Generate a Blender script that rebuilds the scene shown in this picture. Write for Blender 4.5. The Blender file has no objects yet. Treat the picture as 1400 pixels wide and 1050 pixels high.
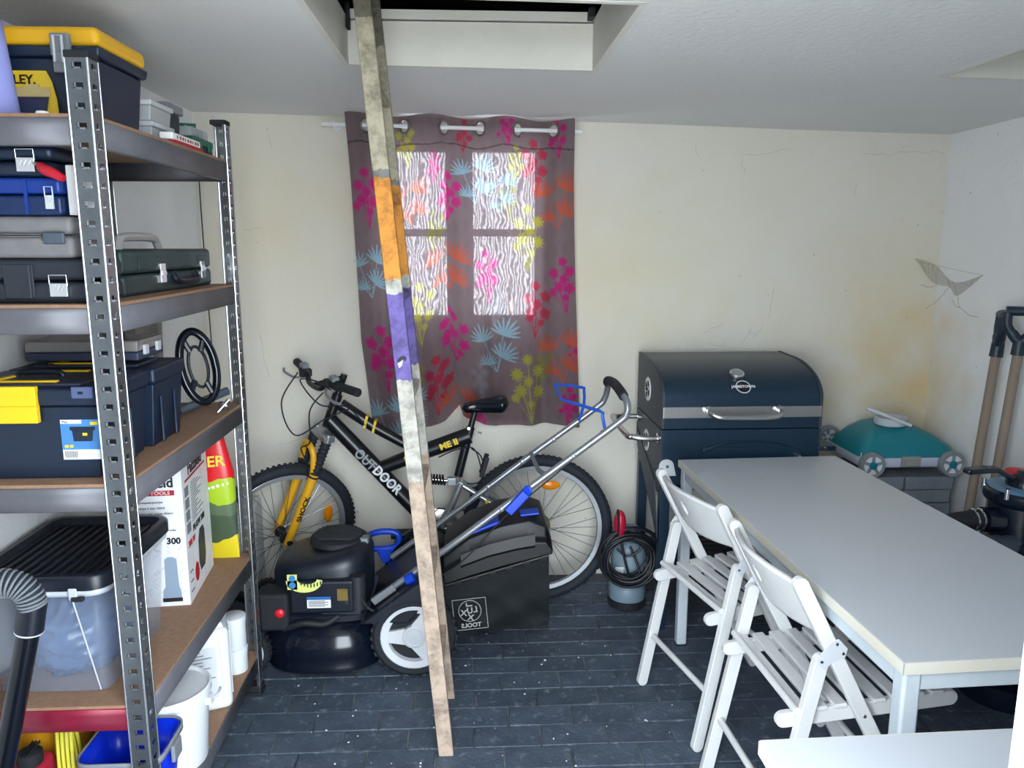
import bpy, bmesh, math, random
import numpy as np
from mathutils import Vector, Matrix
random.seed(7)
PI = math.pi
SC = bpy.context.scene
COL = SC.collection

# ------------------------------------------------------------------ camera
cam = bpy.data.cameras.new('camera'); cam.sensor_width = 36.0; cam.sensor_fit = 'HORIZONTAL'
cam.lens = 36.0 * 1060 / 1400; cam.clip_start = 0.02
camo = bpy.data.objects.new('camera', cam); COL.objects.link(camo)
pitch = math.atan(190 / 1060); yaw = math.atan(55 * math.cos(pitch) / 1060)
camo.location = (0, 0, 1.56); camo.rotation_euler = (PI / 2 - pitch, 0, -yaw)
SC.camera = camo
# ------------------------------------------------------------------ sky, light, exposure
world = bpy.data.worlds.new('World'); SC.world = world; world.use_nodes = True
bg = world.node_tree.nodes['Background']; bg.inputs[0].default_value = (0.83, 0.92, 1.0, 1); bg.inputs[1].default_value = 7.0
pl = bpy.data.lights.new('doorway_portal', 'AREA'); pl.shape = 'RECTANGLE'; pl.size = 0.93; pl.size_y = 2.0
pl.cycles.is_portal = True
plo = bpy.data.objects.new('doorway_portal', pl); COL.objects.link(plo); plo.location = (0.04, 0.47, 1.0); plo.rotation_euler = (PI / 2, 0, 0)
SC.view_settings.view_transform = 'Standard'; SC.view_settings.look = 'None'
SC.view_settings.gamma = 1.0; SC.view_settings.use_curve_mapping = False; SC.view_settings.exposure = 1.2

# ------------------------------------------------------------------ materials
def srgb(r, g, b):
    f = lambda c: (c / 255 / 12.92) if c / 255 <= .04045 else ((c / 255 + .055) / 1.055) ** 2.4
    return (f(r), f(g), f(b))
MATS = {}
def mat(name, col, rough=.5, metal=0., var=0., vscale=8., bump=0., bscale=80., col2=None, spec=.5, coat=0., rnd=0., sx=(1, 1, 1)):
    if name in MATS: return MATS[name]
    m = bpy.data.materials.new(name); m.use_nodes = True; MATS[name] = m
    nt = m.node_tree; N = nt.nodes; L = nt.links; p = N['Principled BSDF']
    c = tuple(col) + (1,)
    p.inputs['Base Color'].default_value = c; p.inputs['Roughness'].default_value = rough
    p.inputs['Metallic'].default_value = metal; p.inputs['Specular IOR Level'].default_value = spec
    p.inputs['Coat Weight'].default_value = coat
    tc = N.new('ShaderNodeTexCoord'); mp = N.new('ShaderNodeMapping'); mp.inputs['Scale'].default_value = sx
    L.new(tc.outputs['Object'], mp.inputs[0])
    last = None
    if var > 0:
        n = N.new('ShaderNodeTexNoise'); n.inputs['Scale'].default_value = vscale; n.inputs['Detail'].default_value = 6; n.inputs['Roughness'].default_value = .65
        L.new(mp.outputs[0], n.inputs['Vector'])
        r = N.new('ShaderNodeMapRange'); r.inputs[1].default_value = .35; r.inputs[2].default_value = .68; r.inputs[4].default_value = var
        L.new(n.outputs['Fac'], r.inputs[0])
        mx = N.new('ShaderNodeMix'); mx.data_type = 'RGBA'; mx.inputs[6].default_value = c
        mx.inputs[7].default_value = (tuple(col2) if col2 else tuple(x * .45 for x in col)) + (1,)
        L.new(r.outputs[0], mx.inputs[0]); last = mx.outputs[2]
    if rnd > 0:
        oi = N.new('ShaderNodeObjectInfo'); r2 = N.new('ShaderNodeMapRange'); r2.inputs[3].default_value = 1 - rnd; r2.inputs[4].default_value = 1 + rnd
        L.new(oi.outputs['Random'], r2.inputs[0])
        hs = N.new('ShaderNodeHueSaturation'); hs.inputs['Color'].default_value = c
        if last: L.new(last, hs.inputs['Color'])
        L.new(r2.outputs[0], hs.inputs['Value']); last = hs.outputs[0]
    if last: L.new(last, p.inputs['Base Color'])
    if bump > 0:
        n2 = N.new('ShaderNodeTexNoise'); n2.inputs['Scale'].default_value = bscale; n2.inputs['Detail'].default_value = 5
        L.new(mp.outputs[0], n2.inputs['Vector'])
        b = N.new('ShaderNodeBump'); b.inputs['Strength'].default_value = bump; b.inputs['Distance'].default_value = .01
        L.new(n2.outputs['Fac'], b.inputs['Height']); L.new(b.outputs[0], p.inputs['Normal'])
    return m
def stained(name, col, rough, spots, specks=(.3, .29, .26), thr=.735, bump=.25):
    """plaster: base colour, soft irregular stains at given spots (x,y,z,radius,colour,amount), tiny dirt specks"""
    m = mat(name, col, rough, var=.5, vscale=1.7, col2=tuple(c * .93 for c in col), bump=bump, bscale=60)
    nt = m.node_tree; N = nt.nodes; L = nt.links; p = N['Principled BSDF']
    src = p.inputs['Base Color'].links[0].from_socket
    tc = N.new('ShaderNodeTexCoord')
    for (x, y, z, rad, c, amt) in spots:
        nn = N.new('ShaderNodeTexNoise'); nn.inputs['Scale'].default_value = 5; nn.inputs['Detail'].default_value = 7; L.new(tc.outputs['Object'], nn.inputs['Vector'])
        vm = N.new('ShaderNodeVectorMath'); vm.operation = 'DISTANCE'; vm.inputs[1].default_value = (x, y, z); L.new(tc.outputs['Object'], vm.inputs[0])
        ad = N.new('ShaderNodeMath'); ad.operation = 'MULTIPLY_ADD'; ad.inputs[1].default_value = .9; L.new(nn.outputs['Fac'], ad.inputs[0]); L.new(vm.outputs['Value'], ad.inputs[2])
        mr = N.new('ShaderNodeMapRange'); mr.inputs[1].default_value = rad + .55; mr.inputs[2].default_value = .35; mr.inputs[4].default_value = amt
        L.new(ad.outputs[0], mr.inputs[0])
        mx = N.new('ShaderNodeMix'); mx.data_type = 'RGBA'; L.new(src, mx.inputs[6]); mx.inputs[7].default_value = tuple(c) + (1,); L.new(mr.outputs[0], mx.inputs[0]); src = mx.outputs[2]
    n = N.new('ShaderNodeTexNoise'); n.inputs['Scale'].default_value = 38; n.inputs['Detail'].default_value = 3; L.new(tc.outputs['Object'], n.inputs['Vector'])
    mr = N.new('ShaderNodeMapRange'); mr.inputs[1].default_value = thr; mr.inputs[2].default_value = thr + .03; mr.inputs[4].default_value = .6; L.new(n.outputs['Fac'], mr.inputs[0])
    mx = N.new('ShaderNodeMix'); mx.data_type = 'RGBA'; L.new(src, mx.inputs[6]); mx.inputs[7].default_value = tuple(specks) + (1,); L.new(mr.outputs[0], mx.inputs[0])
    L.new(mx.outputs[2], p.inputs['Base Color'])
    return m
def clear(name, col, alpha, rough=.15):
    m = mat(name, col, rough); m.node_tree.nodes['Principled BSDF'].inputs['Alpha'].default_value = alpha; return m

WHITE = mat('white_paint', srgb(236, 238, 240), .42, var=.25, vscale=14, col2=srgb(214, 216, 218))
CHAIRW = mat('chair_white_lacquer', srgb(214, 214, 213), .38, var=.3, vscale=20, col2=srgb(196, 196, 196))
ZINC = mat('galvanised_steel', (.30, .32, .34), .3, .9, var=.6, vscale=30, col2=(.20, .22, .24))
ZINCB = mat('bright_zinc', (.75, .76, .78), .22, 1.)
BEAM = mat('zinc_beam', srgb(112, 112, 118), .48, .45, var=.6, vscale=9, col2=srgb(92, 93, 100))
CHROME = mat('chrome', (.82, .82, .83), .14, 1.)
STEEL = mat('brushed_steel', (.62, .61, .60), .3, 1.)
ALU = mat('painted_aluminium_tube', srgb(150, 153, 158), .32, .6)
BLACK = mat('black_plastic', srgb(17, 24, 36), .38, var=.4, vscale=20, col2=srgb(24, 31, 42))
BLACKS = mat('gloss_black', srgb(12, 17, 26), .18)
BLACKM = mat('matt_black', srgb(22, 26, 32), .7)
RUBBER = mat('rubber', srgb(24, 29, 36), .75, bump=.3, bscale=120)
NAVY = mat('dark_navy_plastic', srgb(16, 32, 54), .42, var=.4, vscale=12, col2=srgb(22, 38, 60))
BLUE = mat('blue_plastic', srgb(16, 66, 196), .35)
YELLOW = mat('yellow_plastic', srgb(244, 200, 20), .38)
CHIP = mat('chipboard', srgb(158, 124, 98), .75, var=.7, vscale=60, col2=srgb(132, 100, 78), bump=.1, bscale=400)
RED = mat('red_plastic', srgb(190, 22, 44), .4)
GREYP = mat('grey_plastic', srgb(128, 132, 138), .45)
LGREY = mat('light_grey_plastic', srgb(196, 200, 204), .45)
PAPER = mat('white_card', srgb(240, 240, 240), .6)
INK = mat('black_ink', srgb(20, 20, 24), .6)
REDINK = mat('red_ink', srgb(176, 24, 40), .6)
WHINK = mat('white_ink', srgb(236, 238, 240), .5)
YELINK = mat('yellow_ink', srgb(240, 205, 30), .5)
TEAL = mat('teal_plastic', srgb(10, 124, 136), .4, var=.3, vscale=10, col2=srgb(20, 110, 125))

# ------------------------------------------------------------------ mesh helpers
def cr(pts, n=8, closed=False):
    P = [Vector(p) for p in pts]; out = []
    k = len(P)
    rng = range(k if closed else k - 1)
    for i in rng:
        if closed: a, b, c, d = P[(i - 1) % k], P[i], P[(i + 1) % k], P[(i + 2) % k]
        else: a, b, c, d = P[max(i - 1, 0)], P[i], P[i + 1], P[min(i + 2, k - 1)]
        for j in range(n):
            t = j / n
            out.append(.5 * ((2 * b) + (c - a) * t + (2 * a - 5 * b + 4 * c - d) * t * t + (3 * b - a - 3 * c + d) * t ** 3))
    if not closed: out.append(P[-1])
    return out
ROOT = {}
class MB:
    def __init__(s): s.v = []; s.f = []; s.mi = []; s.cur = 0
    def add(s, vs, fs):
        o = len(s.v); s.v += [Vector(v) for v in vs]
        for f in fs: s.f.append([i + o for i in f]); s.mi.append(s.cur)
        return s
    def bx(s, x0, x1, y0, y1, z0, z1, taper=0, ty=None):
        t = taper; u = t if ty is None else ty
        return s.add([(x0 + t, y0 + u, z0), (x1 - t, y0 + u, z0), (x1 - t, y1 - u, z0), (x0 + t, y1 - u, z0), (x0, y0, z1), (x1, y0, z1), (x1, y1, z1), (x0, y1, z1)],
                     [(3, 2, 1, 0), (4, 5, 6, 7), (0, 1, 5, 4), (1, 2, 6, 5), (2, 3, 7, 6), (3, 0, 4, 7)])
    def box(s, c, d, M=None):
        o = len(s.v); s.bx(-d[0] / 2, d[0] / 2, -d[1] / 2, d[1] / 2, -d[2] / 2, d[2] / 2)
        for i in range(o, len(s.v)): s.v[i] = (M @ s.v[i] if M else s.v[i]) + Vector(c)
        return s
    def frame(s, d):
        d = Vector(d).normalized(); a = Vector((0, 0, 1)) if abs(d.z) < .9 else Vector((1, 0, 0))
        x = d.cross(a).normalized(); return x, d.cross(x).normalized()
    def cyl(s, p0, p1, r0, r1=None, n=16, caps=True):
        p0 = Vector(p0); p1 = Vector(p1); r1 = r0 if r1 is None else r1; x, y = s.frame(p1 - p0); vs = []
        for p, r in ((p0, r0), (p1, r1)):
            for i in range(n): a = 2 * PI * i / n; vs.append(p + (x * math.cos(a) + y * math.sin(a)) * r)
        fs = [(i, (i + 1) % n, n + (i + 1) % n, n + i) for i in range(n)]
        if caps: fs += [tuple(range(n))[::-1], tuple(range(n, 2 * n))]
        return s.add(vs, fs)
    def tube(s, pts, r, n=8, closed=False, sec=None):
        P = [Vector(p) for p in pts]; k = len(P); R = r if isinstance(r, (list, tuple)) else [r] * k
        T = []
        for i in range(k):
            if closed: t = P[(i + 1) % k] - P[i - 1]
            else: t = P[min(i + 1, k - 1)] - P[max(i - 1, 0)]
            T.append(t.normalized() if t.length > 0 else Vector((0, 0, 1)))
        x, y = s.frame(T[0]); vs = []
        for i in range(k):
            if i: x = (x - T[i] * x.dot(T[i])).normalized(); y = T[i].cross(x)
            for j in range(n):
                a = 2 * PI * j / n; vs.append(P[i] + (x * math.cos(a) + y * math.sin(a)) * R[i])
        fs = []
        for i in range(k if closed else k - 1):
            b = (i + 1) % k
            for j in range(n): fs.append((i * n + j, i * n + (j + 1) % n, b * n + (j + 1) % n, b * n + j))
        if not closed: fs += [tuple(range(n))[::-1], tuple(range((k - 1) * n, k * n))]
        return s.add(vs, fs)
    def ring(s, c, nrm, R, r, n=32, m=8):
        x, y = s.frame(nrm); c = Vector(c)
        return s.tube([c + (x * math.cos(2 * PI * i / n) + y * math.sin(2 * PI * i / n)) * R for i in range(n)], r, m, True)
    def prism(s, poly, ext):
        n = len(poly); e = Vector(ext); vs = [Vector(p) for p in poly]; vs += [v + e for v in vs]
        return s.add(vs, [tuple(range(n))[::-1], tuple(range(n, 2 * n))] + [(i, (i + 1) % n, n + (i + 1) % n, n + i) for i in range(n)])
    def lathe(s, prof, c=(0, 0, 0), ax=(0, 0, 1), n=28, caps=True):
        c = Vector(c); a = Vector(ax).normalized(); x, y = s.frame(a); vs = []
        for (r, h) in prof:
            for i in range(n): t = 2 * PI * i / n; vs.append(c + a * h + (x * math.cos(t) + y * math.sin(t)) * r)
        fs = [(k * n + i, k * n + (i + 1) % n, (k + 1) * n + (i + 1) % n, (k + 1) * n + i) for k in range(len(prof) - 1) for i in range(n)]
        if caps: fs += [tuple(range(n))[::-1], tuple(range((len(prof) - 1) * n, len(prof) * n))]
        return s.add(vs, fs)
    def ball(s, c, r, n=20, m=12):
        c = Vector(c); r = (r, r, r) if not isinstance(r, (tuple, list)) else r
        vs = [c + Vector((0, 0, -r[2]))]
        for k in range(1, m):
            ph = -PI / 2 + PI * k / m
            for i in range(n): t = 2 * PI * i / n; vs.append(c + Vector((r[0] * math.cos(ph) * math.cos(t), r[1] * math.cos(ph) * math.sin(t), r[2] * math.sin(ph))))
        vs.append(c + Vector((0, 0, r[2]))); e = len(vs) - 1
        fs = [(0, 1 + (i + 1) % n, 1 + i) for i in range(n)]
        for k in range(m - 2):
            for i in range(n): a = 1 + k * n; fs.append((a + i, a + (i + 1) % n, a + n + (i + 1) % n, a + n + i))
        a = 1 + (m - 2) * n; fs += [(a + i, a + (i + 1) % n, e) for i in range(n)]
        return s.add(vs, fs)
    def grid(s, fn, nu, nv, keep=None, wrap=False):
        vs = [fn(i / nu, j / nv) for j in range(nv + 1) for i in range(nu + 1)]; w = nu + 1
        return s.add(vs, [(j * w + i, j * w + i + 1, (j + 1) * w + i + 1, (j + 1) * w + i) for j in range(nv) for i in range(nu) if keep is None or keep((i + .5) / nu, (j + .5) / nv)])
    def loft(s, rings, caps=True):
        n = len(rings[0]); vs = [p for r in rings for p in r]
        fs = [(k * n + i, k * n + (i + 1) % n, (k + 1) * n + (i + 1) % n, (k + 1) * n + i) for k in range(len(rings) - 1) for i in range(n)]
        if caps: fs += [tuple(range(n))[::-1], tuple(range((len(rings) - 1) * n, len(rings) * n))]
        return s.add(vs, fs)
    def stad(s, p0, p1, w, y0, y1, n=8):
        """round-ended bar in the x-z plane, extruded from y0 to y1"""
        p0 = Vector((p0[0], 0, p0[1])); p1 = Vector((p1[0], 0, p1[1])); d = (p1 - p0).normalized(); q = Vector((-d.z, 0, d.x)); poly = []
        for i in range(n + 1): a = PI * i / n; poly.append(p1 + (q * math.cos(a) + d * math.sin(a)) * w / 2)
        for i in range(n + 1): a = PI * i / n; poly.append(p0 + (-q * math.cos(a) - d * math.sin(a)) * w / 2)
        return s.prism([(p.x, y0, p.z) for p in poly], (0, y1 - y0, 0))
    def xf(s, M, start=0):
        for i in range(start, len(s.v)): s.v[i] = M @ s.v[i]
        return s
    def build(s, name, m, parent=None, bevel=0, seg=2, solid=0, smooth=40, label=None, subd=0):
        off = Vector((0, 0, 0)); p = parent
        if p is not None:
            while p.parent is not None: p = p.parent
            if p in ROOT: off = ROOT[p]
        elif s.v:
            off = Vector((sum(v.x for v in s.v) / len(s.v), sum(v.y for v in s.v) / len(s.v), min(v.z for v in s.v)))
        me = bpy.data.meshes.new(name)
        me.from_pydata([v - off for v in s.v], [], s.f)
        ms = m if isinstance(m, (list, tuple)) else [m]
        for q in ms: me.materials.append(q)
        if len(ms) > 1: me.polygons.foreach_set('material_index', s.mi)
        bm = bmesh.new(); bm.from_mesh(me); bmesh.ops.recalc_face_normals(bm, faces=bm.faces); bm.to_mesh(me); bm.free()
        if smooth:
            me.polygons.foreach_set('use_smooth', [True] * len(me.polygons)); me.set_sharp_from_angle(angle=math.radians(smooth))
        o = bpy.data.objects.new(name, me); COL.objects.link(o)
        if parent is not None: o.parent = parent
        else: o.location = off
        if solid:
            md = o.modifiers.new('thickness', 'SOLIDIFY'); md.thickness = solid; md.offset = 0
        if bevel:
            md = o.modifiers.new('edge', 'BEVEL'); md.width = bevel; md.segments = seg; md.limit_method = 'ANGLE'; md.angle_limit = math.radians(40)
            me.polygons.foreach_set('use_smooth', [True] * len(me.polygons)); md.harden_normals = True
        if subd:
            md = o.modifiers.new('sub', 'SUBSURF'); md.levels = subd; md.render_levels = subd
        if label: o['label'] = label
        return o
def tag(o, label=None, cat=None, group=None, kind=None):
    if label: o['label'] = label
    if cat: o['category'] = cat
    if group: o['group'] = group
    if kind: o['kind'] = kind
    return o
def thing(name, label, cat, loc=(0, 0, 0), rz=0, group=None, world=True):
    """Empty at the thing's base; with world=True its parts are written in room coordinates"""
    o = bpy.data.objects.new(name, None); COL.objects.link(o); o.location = loc; o.rotation_euler = (0, 0, rz); o.empty_display_size = .05
    if world and rz == 0: ROOT[o] = Vector(loc)
    return tag(o, label, cat, group)
def struct(name, mb, m, **k): return tag(mb.build(name, m, None, **k), kind='structure')
def text(s, size, m, parent, loc, rot=(PI / 2, 0, 0), name='lettering', ext=.0006, sx=1., mirror=False, M=None, align='CENTER', bold=0):
    cu = bpy.data.curves.new('t', 'FONT'); cu.body = s; cu.size = size; cu.extrude = ext; cu.align_x = align; cu.align_y = 'CENTER'; cu.offset = bold
    cu.resolution_u = 3
    ob = bpy.data.objects.new('t', cu); COL.objects.link(ob)
    bpy.context.view_layer.update()
    me = bpy.data.meshes.new_from_object(ob.evaluated_get(bpy.context.evaluated_depsgraph_get())); bpy.data.objects.remove(ob)
    me.name = name; me.materials.clear(); me.materials.append(m)
    from mathutils import Euler
    X = M if M is not None else (Matrix.Translation(loc) @ Euler(rot).to_matrix().to_4x4())
    X = X @ Matrix.Diagonal((-sx if mirror else sx, 1, 1, 1))
    p = parent
    while p.parent is not None: p = p.parent
    if p in ROOT: X = Matrix.Translation(-ROOT[p]) @ X
    me.transform(X)
    o = bpy.data.objects.new(name, me); COL.objects.link(o); o.parent = parent
    return o
def copy_tree(o, parent=None):
    c = o.copy(); COL.objects.link(c); c.parent = parent
    for ch in list(o.children): copy_tree(ch, c)
    return c

# ================================================================== the room
XL, XR, YF, YB = -1.18, 2.145, 0.62, 3.50
ceilz = lambda x, y: 2.097 - .021 * x + .004 * math.sin(2.3 * x + .5) + .003 * math.sin(3 * y)
# --- floor of pavers
PAV = mat('dark_paver', srgb(76, 87, 101), .6, var=.8, vscale=9, col2=srgb(54, 65, 80), bump=.35, bscale=70, rnd=.16)
nt = PAV.node_tree; p = nt.nodes['Principled BSDF']; src = p.inputs['Base Color'].links[0].from_socket
tc = nt.nodes.new('ShaderNodeNewGeometry'); n = nt.nodes.new('ShaderNodeTexNoise'); n.inputs['Scale'].default_value = 26; n.inputs['Detail'].default_value = 8; n.inputs['Roughness'].default_value = .7
nt.links.new(tc.outputs['Position'], n.inputs['Vector'])
r = nt.nodes.new('ShaderNodeMapRange'); r.inputs[1].default_value = .55; r.inputs[2].default_value = .76; r.inputs[4].default_value = .75; nt.links.new(n.outputs['Fac'], r.inputs[0])
mx = nt.nodes.new('ShaderNodeMix'); mx.data_type = 'RGBA'; mx.inputs[7].default_value = srgb(150, 160, 168) + (1,); nt.links.new(src, mx.inputs[6]); nt.links.new(r.outputs[0], mx.inputs[0]); nt.links.new(mx.outputs[2], p.inputs['Base Color'])
MORT = mat('sandy_joint', srgb(40, 46, 54), .9, var=.9, vscale=9, col2=srgb(130, 132, 130), bump=.4, bscale=150)
floor = struct('floor', MB().bx(XL, XR, YF - .14, YB, -.09, -.005), MORT)
ROOT[floor] = Vector(floor.location)
PW, PH, PG = .213, .1075, .0052
def paver_mesh(w):
    mb = MB(); x = w / 2; y = (PH - PG) / 2; c = .0016
    o = [(-x, -y), (x, -y), (x, y), (-x, y)]; i = [(-x + c, -y + c), (x - c, -y + c), (x - c, y - c), (-x + c, y - c)]
    mb.add([(a, b, -.05) for a, b in o] + [(a, b, -.004) for a, b in o] + [(a, b, 0) for a, b in i],
           [(8, 9, 10, 11)] + [(k, (k + 1) % 4, 4 + (k + 1) % 4, 4 + k) for k in range(4)] + [(4 + k, 4 + (k + 1) % 4, 8 + (k + 1) % 4, 8 + k) for k in range(4)])
    me = bpy.data.meshes.new('paver'); me.from_pydata(mb.v, [], mb.f); me.materials.append(PAV); return me
PM = paver_mesh(PW - PG); far = MB(); rows = int((YB - YF + .14) / PH) + 1
for j in range(rows):
    y = YB - PH / 2 - j * PH - .004
    if y < YF - .12: continue
    ox = (j % 2) * PW / 2 + random.uniform(-.012, .012)
    for i in range(-1, 17):
        x = XL + ox + i * PW + PW / 2
        a, b = max(x - PW / 2 + PG / 2, XL + .001), min(x + PW / 2 - PG / 2, XR - .001)
        if b - a < .015: continue
        if b - a > PW - PG - .001 and -.92 < x < 1.4 and y > 1.35:
            o = bpy.data.objects.new('paver', PM); COL.objects.link(o); o.parent = floor
            o.location = Vector((x, y, random.uniform(-.0012, .0012))) - ROOT[floor]
            o.rotation_euler = (random.uniform(-.006, .006), random.uniform(-.004, .004), random.uniform(-.006, .006))
        else: far.bx(a, b, y - (PH - PG) / 2, y + (PH - PG) / 2, -.05, 0)
tag(far.build('paver_field', PAV, floor, bevel=0, smooth=0), kind='stuff')
# --- walls
PLB = stained('plaster_back_wall', srgb(226, 222, 210), .85, [(2.0, -.075, 1.0, .42, srgb(214, 184, 118), .85), (1.8, -.075, 1.4, .5, srgb(224, 204, 158), .5), (-.95, -.075, 1.75, .5, srgb(222, 206, 170), .5), (.55, -.075, 1.5, .45, srgb(218, 206, 164), .55), (1.1, -.075, 1.75, .5, srgb(212, 210, 186), .4)])
PLR = stained('plaster_side_wall', srgb(238, 239, 240), .85, [(-.06, 1.46, 1.0, .34, srgb(216, 190, 128), .6)])
PLC = stained('ceiling_paint', srgb(226, 227, 228), .9, [], thr=.78)
WX0, WX1, WZ0, WZ1 = -.42, .36, 1.16, 1.998
wb = MB(); wb.bx(XL - .1, WX0, YB, YB + .15, -.1, 2.25).bx(WX1, XR + .1, YB, YB + .15, -.1, 2.25).bx(WX0, WX1, YB, YB + .15, -.1, WZ0).bx(WX0, WX1, YB, YB + .15, WZ1, 2.25)
struct('wall_back', wb, PLB)
struct('wall_left', MB().bx(XL - .12, XL, YF - .14, YB, -.1, 2.25), PLR)
struct('wall_right', MB().bx(XR, XR + .12, YF - .14, YB, -.1, 2.25), PLR)
ROUGH = mat('rough_white_render', srgb(188, 194, 202), .85, var=.2, vscale=5, bump=.9, bscale=45)
DX0, DX1 = -.415, .492
wf = MB(); wf.bx(XL, DX0, YF - .14, YF, 0, 2.25).bx(DX1, XR, YF - .14, YF, 0, 2.25).bx(DX0, DX1, YF - .14, YF, 2.02, 2.25)
struct('wall_front', wf, ROUGH)
# --- ceiling with two openings
H1 = (-.372, .38, 1.845, 2.535); H2 = (1.447, 2.05, 1.75, 2.42)
def inh(x, y, h): return h[0] < x < h[1] and h[2] < y < h[3]
xs = sorted([XL - .02, H1[0], H1[1], H2[0], H2[1], XR + .02] + [-.9, -.65, -.12, .14, .65, .9, 1.15, 1.7, 1.9]); ys = sorted([YF - .16, H1[2], H1[3], H2[2], H2[3], YB + .02] + [.9, 1.2, 1.5, 2.05, 2.25, 2.75, 3.0, 3.25])
cb = MB()
for a, b in zip(xs, xs[1:]):
    for c, d in zip(ys, ys[1:]):
        if inh((a + b) / 2, (c + d) / 2, H1) or inh((a + b) / 2, (c + d) / 2, H2): continue
        cb.add([(a, c, ceilz(a, c)), (b, c, ceilz(b, c)), (b, d, ceilz(b, d)), (a, d, ceilz(a, d)), (a, c, 2.24), (b, c, 2.24), (b, d, 2.24), (a, d, 2.24)], [(0, 1, 2, 3), (4, 5, 6, 7)])
struct('ceiling', cb, PLC)
def shaft(name, h, z1, m):
    a, b, c, d = h; t = .018; z = 2.085; mb = MB()
    zz = lambda x: ceilz(x, d) - .002
    for x0, x1, y0, y1 in ((a - t, a, c - t, d + t), (b, b + t, c - t, d + t), (a, b, c - t, c), (a, b, d, d + t)):
        mb.add([(x0, y0, ceilz(x0, y0) - .001), (x1, y0, ceilz(x1, y0) - .001), (x1, y1, ceilz(x1, y1) - .001), (x0, y1, ceilz(x0, y1) - .001), (x0, y0, z1), (x1, y0, z1), (x1, y1, z1), (x0, y1, z1)], [(3, 2, 1, 0), (4, 5, 6, 7), (0, 1, 5, 4), (1, 2, 6, 5), (2, 3, 7, 6), (3, 0, 4, 7)])
    return struct(name, mb, m)
HW = mat('hatch_white', srgb(222, 220, 212), .6, var=.4, vscale=7, col2=srgb(206, 204, 196))
t1 = shaft('trim_1', H1, 2.232, HW); ROOT[t1] = Vector(t1.location)
MB().bx(H1[0], H1[1], H1[3] - .012, H1[3], 2.236, 2.262).build('top_board', HW, t1)
hb = MB(); hb.bx(H1[0] + .002, H1[0] + .012, 2.49, 2.52, 2.2, 2.27).bx(H1[1] - .02, H1[1] - .004, 2.47, 2.52, 2.235, 2.262); hb.build('hinge', BLACKM, t1)
shaft('trim_2', H2, 2.45, HW)
struct('trim_3', MB().bx(H2[0] - .02, H2[1] + .02, H2[2] - .02, H2[3] + .02, 2.45, 2.47), HW)
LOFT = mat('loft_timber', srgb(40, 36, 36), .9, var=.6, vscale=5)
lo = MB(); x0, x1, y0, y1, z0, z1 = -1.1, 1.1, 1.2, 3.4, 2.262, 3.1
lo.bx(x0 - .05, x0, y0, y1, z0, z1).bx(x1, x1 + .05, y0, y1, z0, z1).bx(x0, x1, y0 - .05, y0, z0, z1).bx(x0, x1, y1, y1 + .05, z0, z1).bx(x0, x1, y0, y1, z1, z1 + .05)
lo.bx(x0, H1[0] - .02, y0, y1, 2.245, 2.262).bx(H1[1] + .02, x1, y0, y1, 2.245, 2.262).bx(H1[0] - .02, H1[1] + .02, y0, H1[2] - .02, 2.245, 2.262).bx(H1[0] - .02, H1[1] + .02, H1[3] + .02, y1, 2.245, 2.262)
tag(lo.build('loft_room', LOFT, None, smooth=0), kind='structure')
# --- outside ground in front of the doorway
struct('ground_outside', MB().bx(-8, 8, -12, YF - .14, -.12, -.02), mat('pale_paving', srgb(205, 200, 190), .85, var=.4, vscale=3, bump=.1))
# --- window
WF = mat('window_frame_paint', srgb(210, 205, 200), .5)
win = tag(bpy.data.objects.new('window_1', None), kind='structure'); COL.objects.link(win); win.location = (-.03, 3.57, WZ0); ROOT[win] = Vector(win.location)
fw = MB(); fw.bx(WX0, WX1, 3.55, 3.61, WZ0, WZ0 + .03).bx(WX0, WX1, 3.55, 3.61, WZ1 - .03, WZ1).bx(WX0, WX0 + .03, 3.55, 3.61, WZ0 + .03, WZ1 - .03).bx(WX1 - .03, WX1, 3.55, 3.61, WZ0 + .03, WZ1 - .03)
fw.build('window_frame', WF, win)
GL = bpy.data.materials.new('moire_glass'); GL.use_nodes = True; MATS['moire_glass'] = GL  # moire seen through the curtain, put into the pane tint as waves
nt = GL.node_tree; nt.nodes.remove(nt.nodes['Principled BSDF']); out = nt.nodes['Material Output']
tr = nt.nodes.new('ShaderNodeBsdfTransparent'); df = nt.nodes.new('ShaderNodeBsdfTranslucent'); ms = nt.nodes.new('ShaderNodeMixShader')
tc = nt.nodes.new('ShaderNodeTexCoord'); wv = nt.nodes.new('ShaderNodeTexWave'); wv.inputs['Scale'].default_value = 9; wv.inputs['Distortion'].default_value = 18; wv.inputs['Detail'].default_value = 2.5; wv.inputs['Detail Scale'].default_value = .9
mp = nt.nodes.new('ShaderNodeMapping'); mp.inputs['Scale'].default_value = (2.2, 1, 1.1); nt.links.new(tc.outputs['Object'], mp.inputs[0]); nt.links.new(mp.outputs[0], wv.inputs['Vector'])
rp = nt.nodes.new('ShaderNodeMapRange'); rp.inputs[3].default_value = .28; rp.inputs[4].default_value = .92; nt.links.new(wv.outputs['Fac'], rp.inputs[0])
nt.links.new(rp.outputs[0], tr.inputs['Color']); df.inputs['Color'].default_value = (.8, .8, .8, 1)
ms.inputs[0].default_value = .15; nt.links.new(tr.outputs[0], ms.inputs[1]); nt.links.new(df.outputs[0], ms.inputs[2]); nt.links.new(ms.outputs[0], out.inputs[0])
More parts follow.
